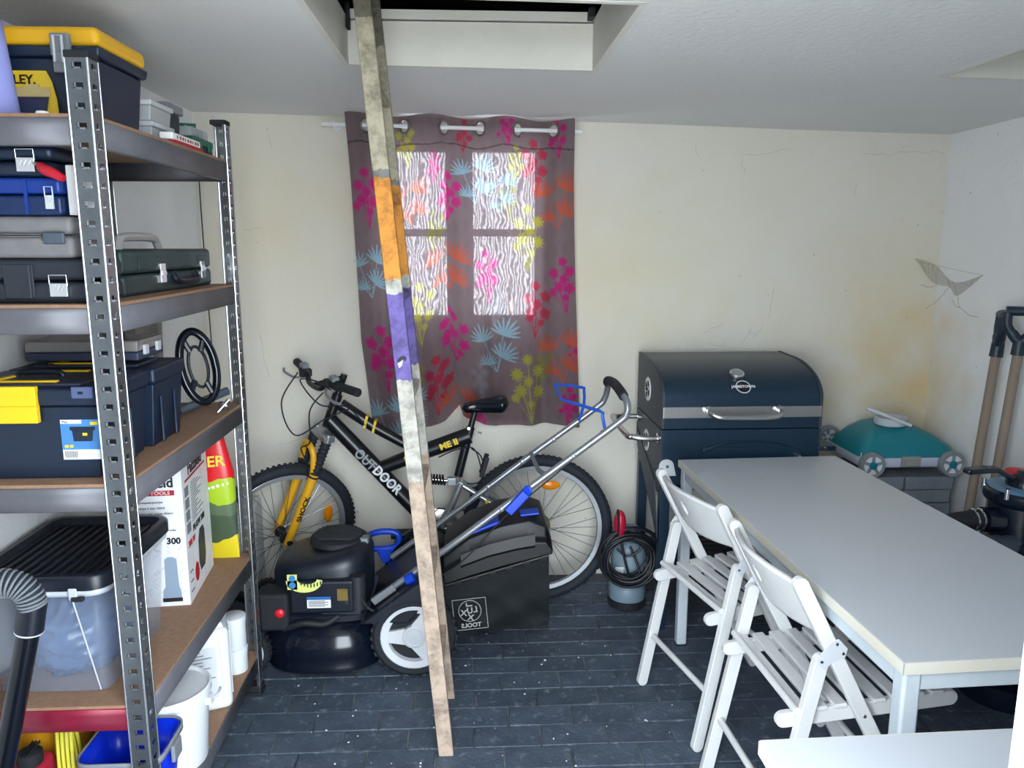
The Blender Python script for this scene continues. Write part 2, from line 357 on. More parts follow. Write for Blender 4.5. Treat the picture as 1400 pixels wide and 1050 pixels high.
for sx0, sx1, px0, px1 in ((WX0 + .03, -.05, -.345, -.113), (-.05, WX1 - .03, .007, .285)):
    sb = MB(); sb.bx(sx0, px0, 3.555, 3.60, WZ0 + .03, WZ1 - .03).bx(px1, sx1, 3.555, 3.60, WZ0 + .03, WZ1 - .03).bx(px0, px1, 3.555, 3.60, WZ0 + .03, 1.243).bx(px0, px1, 3.555, 3.60, 1.965, WZ1 - .03).bx(px0, px1, 3.56, 3.595, 1.598, 1.63)
    s_ = sb.build('sash', WF, win)
    for z0, z1 in ((1.243, 1.598), (1.63, 1.965)): MB().bx(px0, px1, 3.575, 3.579, z0, z1).build('pane', GL, s_)

# ================================================================== curtain and rod
rod = thing('curtain_rod', 'thin white curtain rod with end brackets above the window', 'curtain rod', (-.08, 3.41, 2.03))
ra, rb_ = Vector((-.62, 3.41, 2.058)), Vector((.472, 3.41, 2.034))
MB().cyl(ra, rb_, .0085, n=12).build('rod', WHITE, rod)
for q, s_ in ((ra, 1), (rb_, -1)):
    k = q + (rb_ - ra).normalized() * s_ * .05
    MB().cyl(k, (k.x, YB, k.z), .006).cyl((k.x, YB - .008, k.z), (k.x, YB, k.z), .018).ring(k, (1, 0, 0), .012, .004, 16, 6).build('bracket', WHITE, rod)
rodz = lambda x: ra.z + (rb_.z - ra.z) * (x - ra.x) / (rb_.x - ra.x)
NU, NV = 330, 450
us = np.linspace(0, 1, NU + 1)[None, :]; vs = np.linspace(0, 1, NV + 1)[:, None]      # v=0 top
xl = np.interp(vs, [0, .35, .7, 1], [-.52, -.508, -.492, -.445]); xr = np.interp(vs, [0, .5, 1], [.437, .455, .477])
CX = xl + (xr - xl) * us + .006 * np.sin(us * 23 + vs * 4) * vs
hem = np.interp(us, [0, .1, .28, .35, .412, .428, .45, .6, .85, 1], [.745, .722, .752, .785, .852, .80, .785, .752, .762, .742])
zt = rodz(CX) + .046 + .006 * np.sin(us * 2 * PI * 3.1)
CZ = zt + (hem - zt) * vs
gro = [-.437, -.277, -.112, .041, .198, .35]; gx = np.interp(us, np.linspace(0, 1, 400), np.linspace(0, 1, 400))
ph = np.interp(us * .957 - .52, [-.52] + [(gro[i] + gro[i + 1]) / 2 for i in range(5)] + [.437], [-.1] + [i + .5 for i in range(5)] + [5.6]) * PI
topw = .034 * np.sin(np.interp(us * .957 - .52, [-.52] + gro + [.437], [-.6] + list(range(6)) + [5.5]) * PI)
fall = np.exp(-(vs * 9) ** 1.6)
low = .019 * np.sin(us * 31 + 1.2 * np.sin(vs * 3)) * (.4 + vs * .8) + .007 * np.sin(us * 57 + vs * 3 + 2) + .006 * np.sin(us * 13 + vs * 7)
CY = 3.412 + topw * fall + low * (1 - fall) * .8 + .012 * (1 - fall) + .002 * np.sin(vs * 60 + us * 40) * np.exp(-((us - .43) / .12) ** 2) * vs
# fabric print, painted as one colour per thread crossing
base = np.array(srgb(124, 108, 112)); colr = np.zeros((NV + 1, NU + 1, 3)) + base
colr *= (1 - .10 * (np.sin(us * 140) * .5 + .5) * (np.sin(vs * 90 + us * 30) * .5 + .5))[..., None]
# horizontal seam below the rod
FX = -.515 + (us + 0 * vs) * .97; FZ = 2.085 - (vs + 0 * us) * 1.34
PC = dict(pink=srgb(180, 36, 116), yel=srgb(162, 156, 66), blue=srgb(136, 174, 190), orange=srgb(192, 86, 58), red=srgb(166, 48, 74), olive=srgb(128, 120, 66), grey=srgb(128, 122, 128))
def stamp(mask, c, a=.8): colr[mask] = colr[mask] * (1 - a) + np.array(c) * a
def ell(cx, cz, ang, l, w):
    dx = FX - cx; dz = FZ - cz; p_ = dx * math.cos(ang) + dz * math.sin(ang); q_ = -dx * math.sin(ang) + dz * math.cos(ang)
    t = p_ / l
    return (t > 0) & (t < 1) & (np.abs(q_) < w * np.sin(np.clip(t, 0, 1) * PI) ** .8)
def blossom(cx, cz, r, c, rnd, spiky=False):
    n = 9 if spiky else 5; a0 = rnd.uniform(0, 6)
    for k in range(n):
        a = a0 + k * 2 * PI / n
        if spiky: stamp(ell(cx, cz, a, r, r * .2), c)
        else: stamp((FX - cx - .55 * r * math.cos(a)) ** 2 + (FZ - cz - .55 * r * math.sin(a)) ** 2 < (r * .46) ** 2, c)
    stamp((FX - cx) ** 2 + (FZ - cz) ** 2 < (r * .5) ** 2, c)
def line(x0, z0, x1, z1, w, c):
    L_ = math.hypot(x1 - x0, z1 - z0); dx = (x1 - x0) / L_; dz = (z1 - z0) / L_
    t = (FX - x0) * dx + (FZ - z0) * dz; q_ = np.abs(-(FX - x0) * dz + (FZ - z0) * dx); stamp((t > 0) & (t < L_) & (q_ < w), c)
def spray(cx, cz, c, rnd, s=1., spiky=False):
    base_ = (cx + rnd.uniform(-.02, .02), cz - .13 * s)
    spots = [(0, .085, .021), (-.035, .035, .024), (.034, .045, .024), (-.022, -.02, .025), (.032, -.025, .025), (.002, .012, .022), (-.042, -.045, .018), (.012, -.065, .016)]
    for (dx, dz, r_) in spots:
        x = cx + dx * s + rnd.uniform(-.008, .008); z = cz + dz * s
        line(base_[0], base_[1], x, z, .0018, c); blossom(x, z, r_ * s, c, rnd, spiky)
def fan(cx, cz, ang, l, c, n=9):
    for k in range(n):
        a = ang + (k - (n - 1) / 2) * .34; stamp(ell(cx, cz, a, l * (1 - .06 * abs(k - (n - 1) / 2)), l * .055), c)
def fans(cx, cz, c, rnd, s=1.):
    for dx, dz, a, l in ((.03, .02, 1.2, .075), (-.045, .0, 1.9, .065), (.02, -.06, 1.0, .07), (-.03, -.085, 1.7, .05)):
        fan(cx + dx * s, cz + dz * s - .01, a, l * s, c); line(cx, cz - .12 * s, cx + dx * s, cz + dz * s, .0018, c)
rp_ = random.Random(3)
for x, z in ((-.32, 1.5), (.16, 1.75), (-.16, 1.6), (.3, 1.02), (.0, .95), (-.3, .98), (.1, 1.3)): spray(x, z, PC['grey'] if rp_.random() < .5 else PC['olive'], rp_, .8)
for x, z, s_ in ((-.09, 1.75, .95), (.06, 1.43, 1.05), (.40, 1.40, 1.05), (-.10, 1.12, 1.05), (-.42, 1.09, 1.25), (-.45, 1.76, 1.05), (.41, .85, .8), (-.15, 1.87, .6), (.38, 2.02, .7), (.45, 1.1, .5), (.0, .78, .6), (.16, 2.04, .6)): spray(x, z, PC['pink'], rp_, s_)
for x, z, s_ in ((.25, 1.6, 1.25), (.22, .93, 1.35), (-.24, 1.27, 1.2), (-.27, 1.98, .8), (.2, 1.9, .7)): spray(x, z, PC['yel'], rp_, s_, True)
for x, z, s_ in ((.28, 1.28, 1.1), (-.19, .93, 1.15), (.28, 1.9, 1.), (-.02, 2.02, .6)): spray(x, z, PC['red'], rp_, s_)
for x, z, s_ in ((.09, 1.14, 1.25), (-.42, .82, 1.3), (-.33, .87, 1.0), (-.45, 1.47, 1.15), (.02, 1.86, 1.1), (.13, 1.8, .9)): fans(x, z, PC['blue'], rp_, s_)
for x, z, s_ in ((-.11, 1.46, 1.2), (.39, 1.1, 1.3), (-.10, .82, 1.1), (.38, 1.78, 1.25), (-.26, 1.76, 1.0)): fans(x, z, PC['orange'], rp_, s_)
stamp((np.abs(vs - .088 + .004 * np.sin(us * 30)) < .0025) & (us > -1), srgb(60, 50, 56), .7)
NV_ = (NV + 1) * (NU + 1)
co = np.stack([CX + 0 * vs, CY + 0 * us, CZ + 0 * us], -1).reshape(-1, 3)
fs = [];
gz = [(x, rodz(x) + .0) for x in gro]
keep = np.ones((NV, NU), bool)
mxx = (CX[:-1, :-1] + CX[1:, 1:]) / 2; mzz = (CZ[:-1, :-1] + CZ[1:, 1:]) / 2
for x, z in gz: keep &= (((mxx - x) / .0175) ** 2 + ((mzz - z) / .0262) ** 2 > 1)
jj, ii = np.nonzero(keep); w_ = NU + 1
fs = np.stack([jj * w_ + ii, jj * w_ + ii + 1, (jj + 1) * w_ + ii + 1, (jj + 1) * w_ + ii], -1)
curt = thing('curtain', 'sheer mauve curtain printed with bright flowers hanging over the window', 'curtain', (-.03, 3.41, .72))
me = bpy.data.meshes.new('fabric'); me.from_pydata((co - np.array(curt.location)).tolist(), [], fs.tolist())
ca = me.color_attributes.new('print', 'FLOAT_COLOR', 'POINT'); ca.data.foreach_set('color', np.concatenate([colr.reshape(-1, 3), np.ones((NV_, 1))], 1).ravel())
me.polygons.foreach_set('use_smooth', [True] * len(me.polygons))
fab = bpy.data.objects.new('fabric', me); COL.objects.link(fab); fab.parent = curt
CM = bpy.data.materials.new('sheer_printed_fabric'); CM.use_nodes = True; nt = CM.node_tree; nt.nodes.remove(nt.nodes['Principled BSDF']); out = nt.nodes['Material Output']
at = nt.nodes.new('ShaderNodeAttribute'); at.attribute_name = 'print'
d1 = nt.nodes.new('ShaderNodeBsdfDiffuse'); d2 = nt.nodes.new('ShaderNodeBsdfTranslucent'); d3 = nt.nodes.new('ShaderNodeBsdfTransparent'); m1 = nt.nodes.new('ShaderNodeMixShader'); m2 = nt.nodes.new('ShaderNodeMixShader')
hs = nt.nodes.new('ShaderNodeMix'); hs.data_type = 'RGBA'; hs.inputs[0].default_value = .36; hs.inputs[7].default_value = (1, .97, .97, 1)
nt.links.new(at.outputs['Color'], hs.inputs[6]); nt.links.new(hs.outputs[2], d3.inputs['Color'])
nt.links.new(at.outputs['Color'], d1.inputs['Color']); nt.links.new(at.outputs['Color'], d2.inputs['Color'])
m1.inputs[0].default_value = .36; nt.links.new(d1.outputs[0], m1.inputs[1]); nt.links.new(d2.outputs[0], m1.inputs[2])
m2.inputs[0].default_value = .15; nt.links.new(m1.outputs[0], m2.inputs[1]); nt.links.new(d3.outputs[0], m2.inputs[2]); nt.links.new(m2.outputs[0], out.inputs[0])
me.materials.append(CM)
for i, (x, z) in enumerate(gz):
    MB().ring((x, 3.41, z), (-1.05 * (-1) ** i, 1, 0), .0275, .0045, 28, 8).build('grommet', mat('gunmetal_grommet', (.32, .31, .31), .3, 1.), curt)

# ================================================================== shelving unit
SX0, SX1, SY0, SY1 = -1.172, -.757, 1.665, 2.578
LV = [1.82, 1.437, 1.046, .516, .15]
shelf = thing('shelving_unit', 'galvanised boltless shelving unit with five chipboard shelves beside the wall', 'shelf', (-.965, 2.12, 0))
def post(cx, cy, dx, dy):
    mb = MB(); fl = .044; n = 50; z0 = .008; step = (1.93 - z0) / n
    cols = [0, .0015, .012, .032, fl]
    def flange(fx):
        for k in range(n):
            za = z0 + k * step; zs = [za, za + step * .34, za + step * .66, za + step]
            for r_ in range(3):
                for c_ in range(4):
                    if r_ == 1 and c_ == 2: continue
                    a, b = cols[c_], cols[c_ + 1]
                    mb.add([fx(a, zs[r_]), fx(b, zs[r_]), fx(b, zs[r_ + 1]), fx(a, zs[r_ + 1])], [(0, 1, 2, 3)])
    flange(lambda t, z: (cx + dx * t, cy, z)); flange(lambda t, z: (cx, cy + dy * t, z))
    # folded lips on the free edges
    mb.add([(cx + dx * fl, cy, z0), (cx + dx * fl, cy + dy * .009, z0), (cx + dx * fl, cy + dy * .009, 1.93), (cx + dx * fl, cy, 1.93)], [(0, 1, 2, 3)])
    mb.add([(cx, cy + dy * fl, z0), (cx + dx * .009, cy + dy * fl, z0), (cx + dx * .009, cy + dy * fl, 1.93), (cx, cy + dy * fl, 1.93)], [(0, 1, 2, 3)])
    o = mb.build('post', ZINC, shelf, solid=.0014, smooth=0)
    tb = MB()  # slot tabs and edge rods; brighter zinc puts their glints into the colour
    for k in range(n):
        z = z0 + (k + .5) * step
        tb.box((cx + dx * .022, cy - dy * .0012, z - step * .13), (.014, .003, .0035)).box((cx + dx * .0275, cy - dy * .0012, z), (.0035, .003, step * .3)).box((cx - dx * .0012, cy + dy * .022, z - step * .13), (.003, .014, .003))
    tb.cyl((cx + dx * .001, cy + dy * .001, z0), (cx + dx * .001, cy + dy * .001, 1.93), .0028, n=10)
    tb.cyl((cx + dx * fl, cy, z0), (cx + dx * fl, cy, 1.925), .0022, n=8).cyl((cx, cy + dy * fl, z0), (cx, cy + dy * fl, 1.925), .0022, n=8)
    tag(tb.build('tabs_and_edge_glints', ZINCB, o), kind='stuff')
    c = MB(); a, b = sorted((cx - dx * .003, cx + dx * (fl + .002))); d, e = sorted((cy - dy * .003, cy + dy * (fl + .002)))
    c.bx(a, b, d, e, 1.925, 1.94); c.build('post_cap', BLACKM, shelf, bevel=.003)
    f = MB(); f.bx(a - .004, b + .004, d - .004, e + .004, 0, .012).bx(a, b, d, e, .012, .035); f.build('foot', BLACKM, shelf, bevel=.002)
for cx, dx in ((SX0, 1), (SX1, -1)):
    for cy, dy in ((SY0, 1), (SY1, -1)): post(cx, cy, dx, dy)
REDB = mat('red_beam', srgb(142, 20, 50), .4, .25, var=.5, vscale=7, col2=srgb(96, 40, 60))  # red base colour, used on a single front beam
for k, z in enumerate(LV):
    bh = .062
    def beam(pts, m=BEAM):
        (x0, y0), (x1, y1) = pts; nx, ny = (0, 1) if y0 == y1 else (-1 if x0 > -1 else 1, 0)
        if y0 == y1: ny = 1 if y0 < 2 else -1
        prof = [(0.004, -.006), (0, -.006), (0, -.006 - bh), (.012, -.006 - bh), (.012, -.006 - bh + .004)]
        mb = MB(); vs_ = []
        for (t, h) in [(.022, -.008), (.002, -.008), (0, -.010), (0, -.024), (0, -.04), (0, -bh + .002), (.002, -bh), (.014, -bh - .001)]:
            vs_ += [(x0 + nx * t, y0 + ny * t, z + h), (x1 + nx * t, y1 + ny * t, z + h)]
        mb.add(vs_, [(2 * i, 2 * i + 1, 2 * i + 3, 2 * i + 2) for i in range(7)])
        mb.build('beam', m, shelf, solid=.0015, smooth=30)
    yi, ya = SY0 + .003, SY1 - .003
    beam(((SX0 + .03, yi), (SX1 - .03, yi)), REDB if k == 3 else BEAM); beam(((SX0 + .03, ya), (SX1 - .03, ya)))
    beam(((SX0 + .003, SY0 + .03), (SX0 + .003, SY1 - .03))); beam(((SX1 - .003, SY0 + .03), (SX1 - .003, SY1 - .03)))
    MB().bx(SX0 + .006, SX1 - .006, SY0 + .006, SY1 - .006, z - .008, z).build('shelf_board', CHIP, shelf)

# ================================================================== things on the shelves
def latch(par, x, y, z, w, h, m=CHROME, nrm='y', t=.006):
    mb = MB()
    if nrm == 'y':
        mb.bx(x - w / 2, x + w / 2, y - t, y, z - h / 2, z + h * .12)
        mb.tube([(x - w / 2, y - t * .6, z), (x - w / 2, y - t * .8, z + h / 2), (x + w / 2, y - t * .8, z + h / 2), (x + w / 2, y - t * .6, z)], .0016, 6)
        for k in range(3): mb.box((x - w * .25 + k * w * .25, y - t, z - h * .1), (.0018, .002, h * .26), Matrix.Rotation(.5, 3, 'Y'))
    else:
        mb.bx(x, x + t, y - w / 2, y + w / 2, z - h / 2, z + h / 2).bx(x + t, x + t + .003, y - w / 2 + .002, y + w / 2 - .002, z - h * .1, z + h * .1)
    return mb.build('latch', m, par, bevel=.0008)
# -- top shelf: black toolbox with yellow lid
t = thing('toolbox', 'black toolbox with a yellow lid on the top shelf', 'toolbox', (-.975, 1.92, LV[0]))
tb_ = MB(); tb_.bx(-1.15, -.80, 1.80, 2.035, LV[0], 1.955, .012, .01).bx(-1.163, -.787, 1.79, 2.047, 1.955, 1.978, .004)
tb_.build('body', NAVY, t, bevel=.006)
MB().bx(-1.16, -.79, 1.793, 2.044, 1.978, 2.018).build('lid', mat('yellow_lid', srgb(226, 172, 22), .4), t, bevel=.014, seg=3)
MB().bx(-1.13, -.83, 1.84, 2.0, 2.014, 2.028).build('lid_organiser', clear('smoky_clear', srgb(150, 150, 150), .6), t, bevel=.006)
MB().bx(-.885, -.845, 1.782, 1.80, 1.955, 2.0).bx(-.88, -.85, 1.778, 1.79, 1.92, 1.96).build('clasp', GREYP, t, bevel=.002)
MB().tube([(-.874, 1.776, 1.94), (-.874, 1.776, 1.993), (-.857, 1.776, 1.993), (-.857, 1.776, 1.94)], .003, 6).build('clasp_wire', LGREY, t)
poly = [(-1.09, 1.832), (-.888, 1.832), (-.890, 1.87), (-.897, 1.905), (-.907, 1.927), (-1.09, 1.927)]
MB().prism([(x, 1.7995, z) for x, z in poly], (0, .003, 0)).build('sticker', mat('sticker_yellow', srgb(226, 190, 40), .5), t)
text('LEY.', .026, INK, t, (-.953, 1.7985, 1.908), bold=.0006)
pb = MB(); pb.bx(-.973, -.905, 1.797, 1.7992, 1.84, 1.873, .008).build('printed_toolbox', mat('print_dark', srgb(46, 52, 80), .5), t)
MB().bx(-.977, -.901, 1.797, 1.7992, 1.874, 1.893).bx(-.953, -.923, 1.797, 1.7992, 1.893, 1.899).build('printed_lid', mat('print_tan', srgb(196, 176, 120), .5), t)
# -- lilac foam roll
sp = MB(); pts = []
for k in range(90): a = k * .16; r_ = .03 + .0052 * a; pts.append((-1.04 + r_ * math.cos(a), 1.745 + r_ * .55 * math.sin(a)))
sp.grid(lambda u, v: (pts[int(round(u * 89))][0] - .03 * v, pts[int(round(u * 89))][1] + .02 * v, LV[0] + v * .2), 89, 4)
tag(sp.build('foam_roll', mat('lilac_foam', srgb(150, 156, 222), .7), None, solid=.003), 'lilac rolled foam sheet standing at the front of the top shelf', 'foam roll')
tag(MB().lathe([(.012, 0), (.0125, .005), (.011, .008), (.004, .009)], (-.872, 1.70, LV[0])).build('plug_cap', PAPER), 'small round white cap at the edge of the top shelf', 'cap')
# -- little boxes at the back of the top shelf
CLB = clear('milky_clear_plastic', srgb(200, 204, 208), .75)
for k, (z, lab) in enumerate(((LV[0], 'lower'), (LV[0] + .052, 'upper'))):
    b_ = thing('storage_box', 'milky clear %s storage box of the small stack behind the yellow-lidded toolbox' % lab, 'box', (-.93, 2.2, z))
    MB().bx(-1.06, -.81, 2.10, 2.24, z, z + .038, .004).build('body', CLB, b_, bevel=.003)
    MB().bx(-1.065, -.805, 2.095, 2.245, z + .038, z + .051).build('lid', LGREY, b_, bevel=.003)
b_ = thing('drill_case', 'navy drill case with a raised grey lid behind the milky boxes', 'case', (-.93, 2.33, LV[0]))
MB().bx(-1.05, -.83, 2.27, 2.36, LV[0], LV[0] + .10, .004).build('body', NAVY, b_, bevel=.004)
MB().bx(-1.06, -.82, 2.255, 2.365, LV[0] + .101, LV[0] + .125).build('lid', GREYP, b_, bevel=.004)
GREEN = mat('green_plastic', srgb(10, 96, 72), .4)
b_ = thing('bit_set_case', 'green flat case with black clips at the back of the top shelf', 'case', (-.88, 2.45, LV[0]))
MB().bx(-1.02, -.80, 2.375, 2.54, LV[0], LV[0] + .03).build('body', BLACK, b_, bevel=.004); MB().bx(-1.02, -.798, 2.373, 2.542, LV[0] + .03, LV[0] + .052).build('lid', GREEN, b_, bevel=.004)
for y in (2.42, 2.50): MB().bx(-.80, -.793, y - .012, y + .012, LV[0] + .015, LV[0] + .042).build('clip', GREEN, b_, bevel=.002)
b_ = thing('small_organiser', 'low clear organiser lying on the green flat case', 'box', (-.9, 2.46, LV[0] + .052))
MB().bx(-.99, -.81, 2.385, 2.535, LV[0] + .052, LV[0] + .08).build('body', clear('clear_small', srgb(180, 186, 188), .6), b_, bevel=.003)
for k in range(3): MB().bx(-.99, -.81, 2.42 + k * .04, 2.423 + k * .04, LV[0] + .054, LV[0] + .078).build('divider', LGREY, b_)
b_ = thing('bit_holder', 'dark green screw bit holder lying on the clear organiser', 'bit holder', (-.86, 2.45, LV[0] + .08))
MB().cyl((-.95, 2.44, LV[0] + .0905), (-.83, 2.49, LV[0] + .0905), .0105).build('tube', GREEN, b_)
for k in range(4): MB().cyl((-.94 + k * .03, 2.432 + k * .0125, LV[0] + .091), (-.945 + k * .03, 2.425 + k * .0125, LV[0] + .091), .003, n=8).build('bit', CHROME, b_)
b_ = thing('paper_pack', 'white and red flat paper pack on the edge of the top shelf', 'pack', (-.80, 2.2, LV[0]))
MB().bx(-.80, -.765, 2.14, 2.34, LV[0], LV[0] + .009).build('base_sheet', REDINK, b_); MB().bx(-.802, -.767, 2.12, 2.33, LV[0] + .0095, LV[0] + .028).build('pack', PAPER, b_, bevel=.004)
q = MB()
for k in range(9): q.bx(-.7672, -.7662, 2.15 + k * .019, 2.15 + k * .019 + (.012 if k % 3 else .007), LV[0] + .014, LV[0] + .022)
tag(q.build('worn_print', mat('brown_ink', srgb(150, 90, 80), .6), b_), kind='stuff')
# -- second shelf: stack of four cases
z0, z1, z2, z3, z4 = LV[1], 1.532, 1.62, 1.698, 1.764
DK = mat('anthracite_plastic', srgb(30, 36, 46), .45, var=.4, vscale=15, col2=srgb(44, 50, 58))
GC = mat('dusty_grey_case', srgb(128, 126, 128), .55, var=.5, vscale=18, col2=srgb(104, 104, 108))
BC = mat('blue_case', srgb(8, 52, 138), .4); DB = mat('dark_blue_case', srgb(12, 40, 84), .4)
def case(name, lab, x1, y1, za, zb, m_lo, m_hi, split, b=.014, ribs=()):
    c = thing(name, lab, 'case', ((SX0 + x1) / 2, (1.70 + y1) / 2, za))
    MB().bx(-1.165, x1, 1.70, y1, za, za + (zb - za) * split - .001).build('lower_shell', m_lo, c, bevel=b, seg=3)
    MB().bx(-1.165, x1, 1.70, y1, za + (zb - za) * split + .001, zb - .0005).build('upper_shell', m_hi, c, bevel=b, seg=3)
    for x in ribs: MB().bx(x - .006, x + .006, 1.697, 1.702, za + .012, zb - .012).build('rib', m_lo, c, bevel=.002)
    return c
c = case('power_tool_case', 'anthracite tool case with a chrome latch at the bottom of the stack', -.808, 1.865, z0, z1, DK, DK, .5, ribs=(-.93,)); latch(c, -.872, 1.698, z0 + .038, .036, .045); MB().bx(-.985, -.93, 1.6955, 1.701, z0 + .01, z1 - .012).build('front_panel', DK, c, bevel=.006)
latch(c, -.806, 1.80, z0 + .035, .018, .03, LGREY, 'x')
c = case('power_tool_case', 'dusty grey tool case between the blue and anthracite cases', -.835, 1.85, z1 + .0005, z2, GC, GC, .55); MB().bx(-.895, -.85, 1.692, 1.702, z1 + .03, z1 + .055).build('latch', mat('slate_latch', srgb(74, 84, 98), .5), c, bevel=.004)
for z in (z1 + .045, z1 + .049): MB().bx(-1.16, -.90, 1.6985, 1.702, z, z + .0015).build('groove_rib', GC, c)
c = case('power_tool_case', 'bright blue tool case in the stack on the second shelf', -.852, 1.86, z2 + .0005, z3, DB, BC, .55, .009); latch(c, -.873, 1.698, z2 + .036, .016, .045, LGREY); MB().bx(-.925, -.918, 1.697, 1.702, z2 + .004, z3 - .004).build('rib', BC, c)
c = case('power_tool_case', 'navy tool case with a chrome latch on top of the stack', -.862, 1.85, z3 + .0005, z4, NAVY, NAVY, .5, .014); latch(c, -.913, 1.698, z3 + .033, .036, .045)
MB().tube(cr([(-.884, 1.69, 1.722), (-.87, 1.68, 1.712), (-.85, 1.675, 1.704), (-.828, 1.672, 1.693)], 6), [.007 + .004 * math.sin(i / 18 * PI) for i in range(19)], 10).build('grip', RED, tag_ := thing('tool_grip', 'red curved tool grip sticking out beside the navy case', 'tool grip', (-.855, 1.68, 1.69)))
MB().cyl((-.884, 1.69, 1.722), (-.90, 1.697, 1.726), .004).build('tip', GREYP, tag_)
tag(MB().bx(-.848, -.828, 1.72, 1.80, 1.622, 1.725).build('folded_leaflet', PAPER, None, bevel=.002), 'white folded leaflet tucked beside the blue case', 'leaflet')
# -- green case with two chrome latches
GK = mat('dark_green_case', srgb(30, 52, 54), .5, var=.6, vscale=14, col2=srgb(54, 70, 70))
c = thing('square_case', 'dark green square tool case with chrome latches on the second shelf', 'case', (-.95, 2.21, LV[1]))
MB().bx(-1.12, -.822, 1.895, 2.52, LV[1], LV[1] + .052).build('lower_shell', GK, c, bevel=.012, seg=3)
MB().bx(-1.12, -.822, 1.895, 2.52, LV[1] + .054, LV[1] + .112).build('upper_shell', GK, c, bevel=.012, seg=3)
for y in (1.98, 2.09, 2.27, 2.40): MB().bx(-.824, -.8195, y, y + .07, LV[1] + .064, LV[1] + .093).build('raised_panel', GK, c, bevel=.003)
latch(c, -.822, 2.12, LV[1] + .05, .035, .05, CHROME, 'x'); latch(c, -.822, 2.43, LV[1] + .05, .035, .05, CHROME, 'x')
MB().tube(cr([(-.822, 2.20, LV[1] + .05), (-.81, 2.205, LV[1] + .026), (-.808, 2.28, LV[1] + .024), (-.81, 2.355, LV[1] + .026), (-.822, 2.36, LV[1] + .05)], 5), .009, 8).build('handle', BLACK, c)
MB().tube(cr([(-.90, 2.05, LV[1] + .10), (-.90, 2.06, LV[1] + .13), (-.90, 2.09, LV[1] + .143), (-.90, 2.26, LV[1] + .143), (-.90, 2.30, LV[1] + .13), (-.90, 2.315, LV[1] + .10)], 5), .0115, 8).build('top_handle', mat('pale_handle', srgb(176, 174, 172), .5), c, label='grey arched carrying handle')
# -- third shelf: two black toolboxes
def bigbox(lab, x1, ya, yb, front):
    z = LV[2]; c = thing('large_toolbox', lab, 'toolbox', (-.99, (ya + yb) / 2, z))
    b_ = MB(); b_.bx(-1.16, x1, ya, yb, z, z + .165, .014, .008); 
    for k in range(2): b_.bx(x1 - .006, x1 + .002, ya + .04 + k * (yb - ya) * .45, ya + .055 + k * (yb - ya) * .45, z + .005, z + .13)
    b_.build('body', NAVY, c, bevel=.006)
    MB().bx(-1.168, x1 + .008, ya - .008, yb + .004, z + .166, z + .207).build('lid', NAVY, c, bevel=.01, seg=3)
    MB().bx(-1.12, x1 - .05, ya + .03, yb - .03, z + .2, z + .212).build('lid_panel', mat('lid_grey', srgb(52, 58, 76), .5), c, bevel=.004)
    for yy in (ya + .045, yb - .06):
        MB().bx(-1.09, -.93, yy, yy + .012, z + .2075, z + .2155).build('yellow_strip', YELLOW, c, bevel=.001)
    MB().prism([(-1.09, ya + .045, z + .211), (-1.075, ya + .045, z + .211), (-1.045, yb - .06, z + .211), (-1.06, yb - .06, z + .211)], (0, 0, .0045)).build('yellow_strip', YELLOW, c)
    MB().tube(cr([(-1.06, (ya + yb) / 2, z + .212), (-1.05, (ya + yb) / 2, z + .222), (-.97, (ya + yb) / 2, z + .222), (-.955, (ya + yb) / 2, z + .212)], 5), .007, 8).build('carry_handle', BLACK, c)
    if front:
        q = MB(); q.bx(-1.13, -.945, ya - .018, ya - .004, z + .132, z + .213).bx(-1.13, -.945, ya - .02, ya - .006, z + .168, z + .171); q.build('front_clasp', YELLOW, c, bevel=.003)
        MB().bx(-.872, x1 - .004, ya - .014, ya - .004, z + .185, z + .211).build('corner_clip', mat('slate_clip', srgb(78, 90, 130), .5), c, bevel=.003)
        MB().bx(-.857, -.846, ya - .0145, ya - .012, z + .195, z + .201).build('clip_slot', INK, c)
        s_ = MB().bx(-.908, -.826, ya - .0005, ya + .008, z + .045, z + .136).build('sticker', mat('sticker_blue', srgb(70, 132, 196), .5), c)
        MB().bx(-.907, -.827, ya - .0012, ya, z + .046, z + .068).build('white_field', PAPER, c); MB().bx(-.907, -.862, ya - .0012, ya, z + .127, z + .1355).build('white_field', PAPER, c)
        s3 = MB()
        for k in range(10): s3.bx(-.903 + k * .0028, -.9018 + k * .0028, ya - .0018, ya - .001, z + .05, z + .065)
        s3.build('barcode', INK, c)
        MB().bx(-.884, -.838, ya - .0018, ya - .0004, z + .088, z + .112, .004).bx(-.888, -.834, ya - .0018, ya - .0004, z + .112, z + .12).build('printed_toolbox', NAVY, c)
        MB().bx(-.861, -.851, ya - .0024, ya - .0016, z + .095, z + .106).bx(-.843, -.827, ya - .0018, ya - .0004, z + .124, z + .131).bx(-.902, -.894, ya - .0018, ya - .0004, z + .073, z + .079).bx(-.891, -.884, ya - .0018, ya - .0004, z + .073, z + .079).build('printed_yellow', YELINK, c)
        text('Max', .008, INK, c, (-.897, ya - .0014, z + .131))
    return c
bigbox('large black toolbox with a yellow front clasp and a product sticker', -.822, 1.712, 1.965, True)
bigbox('large black toolbox with yellow lid strips standing behind the yellow-clasped one', -.812, 1.985, 2.185, False)
c = thing('parts_organiser', 'shallow smoky clear organiser lying on the rear black toolbox', 'box', (-1.0, 2.09, LV[2] + .223))
MB().bx(-1.13, -.85, 2.0, 2.165, LV[2] + .224, LV[2] + .245).build('tray', mat('slate_tray', srgb(52, 60, 84), .5), c, bevel=.004)
MB().bx(-1.13, -.85, 2.0, 2.165, LV[2] + .246, LV[2] + .275).build('lid', clear('smoky_lid', srgb(150, 146, 144), .7), c, bevel=.005)
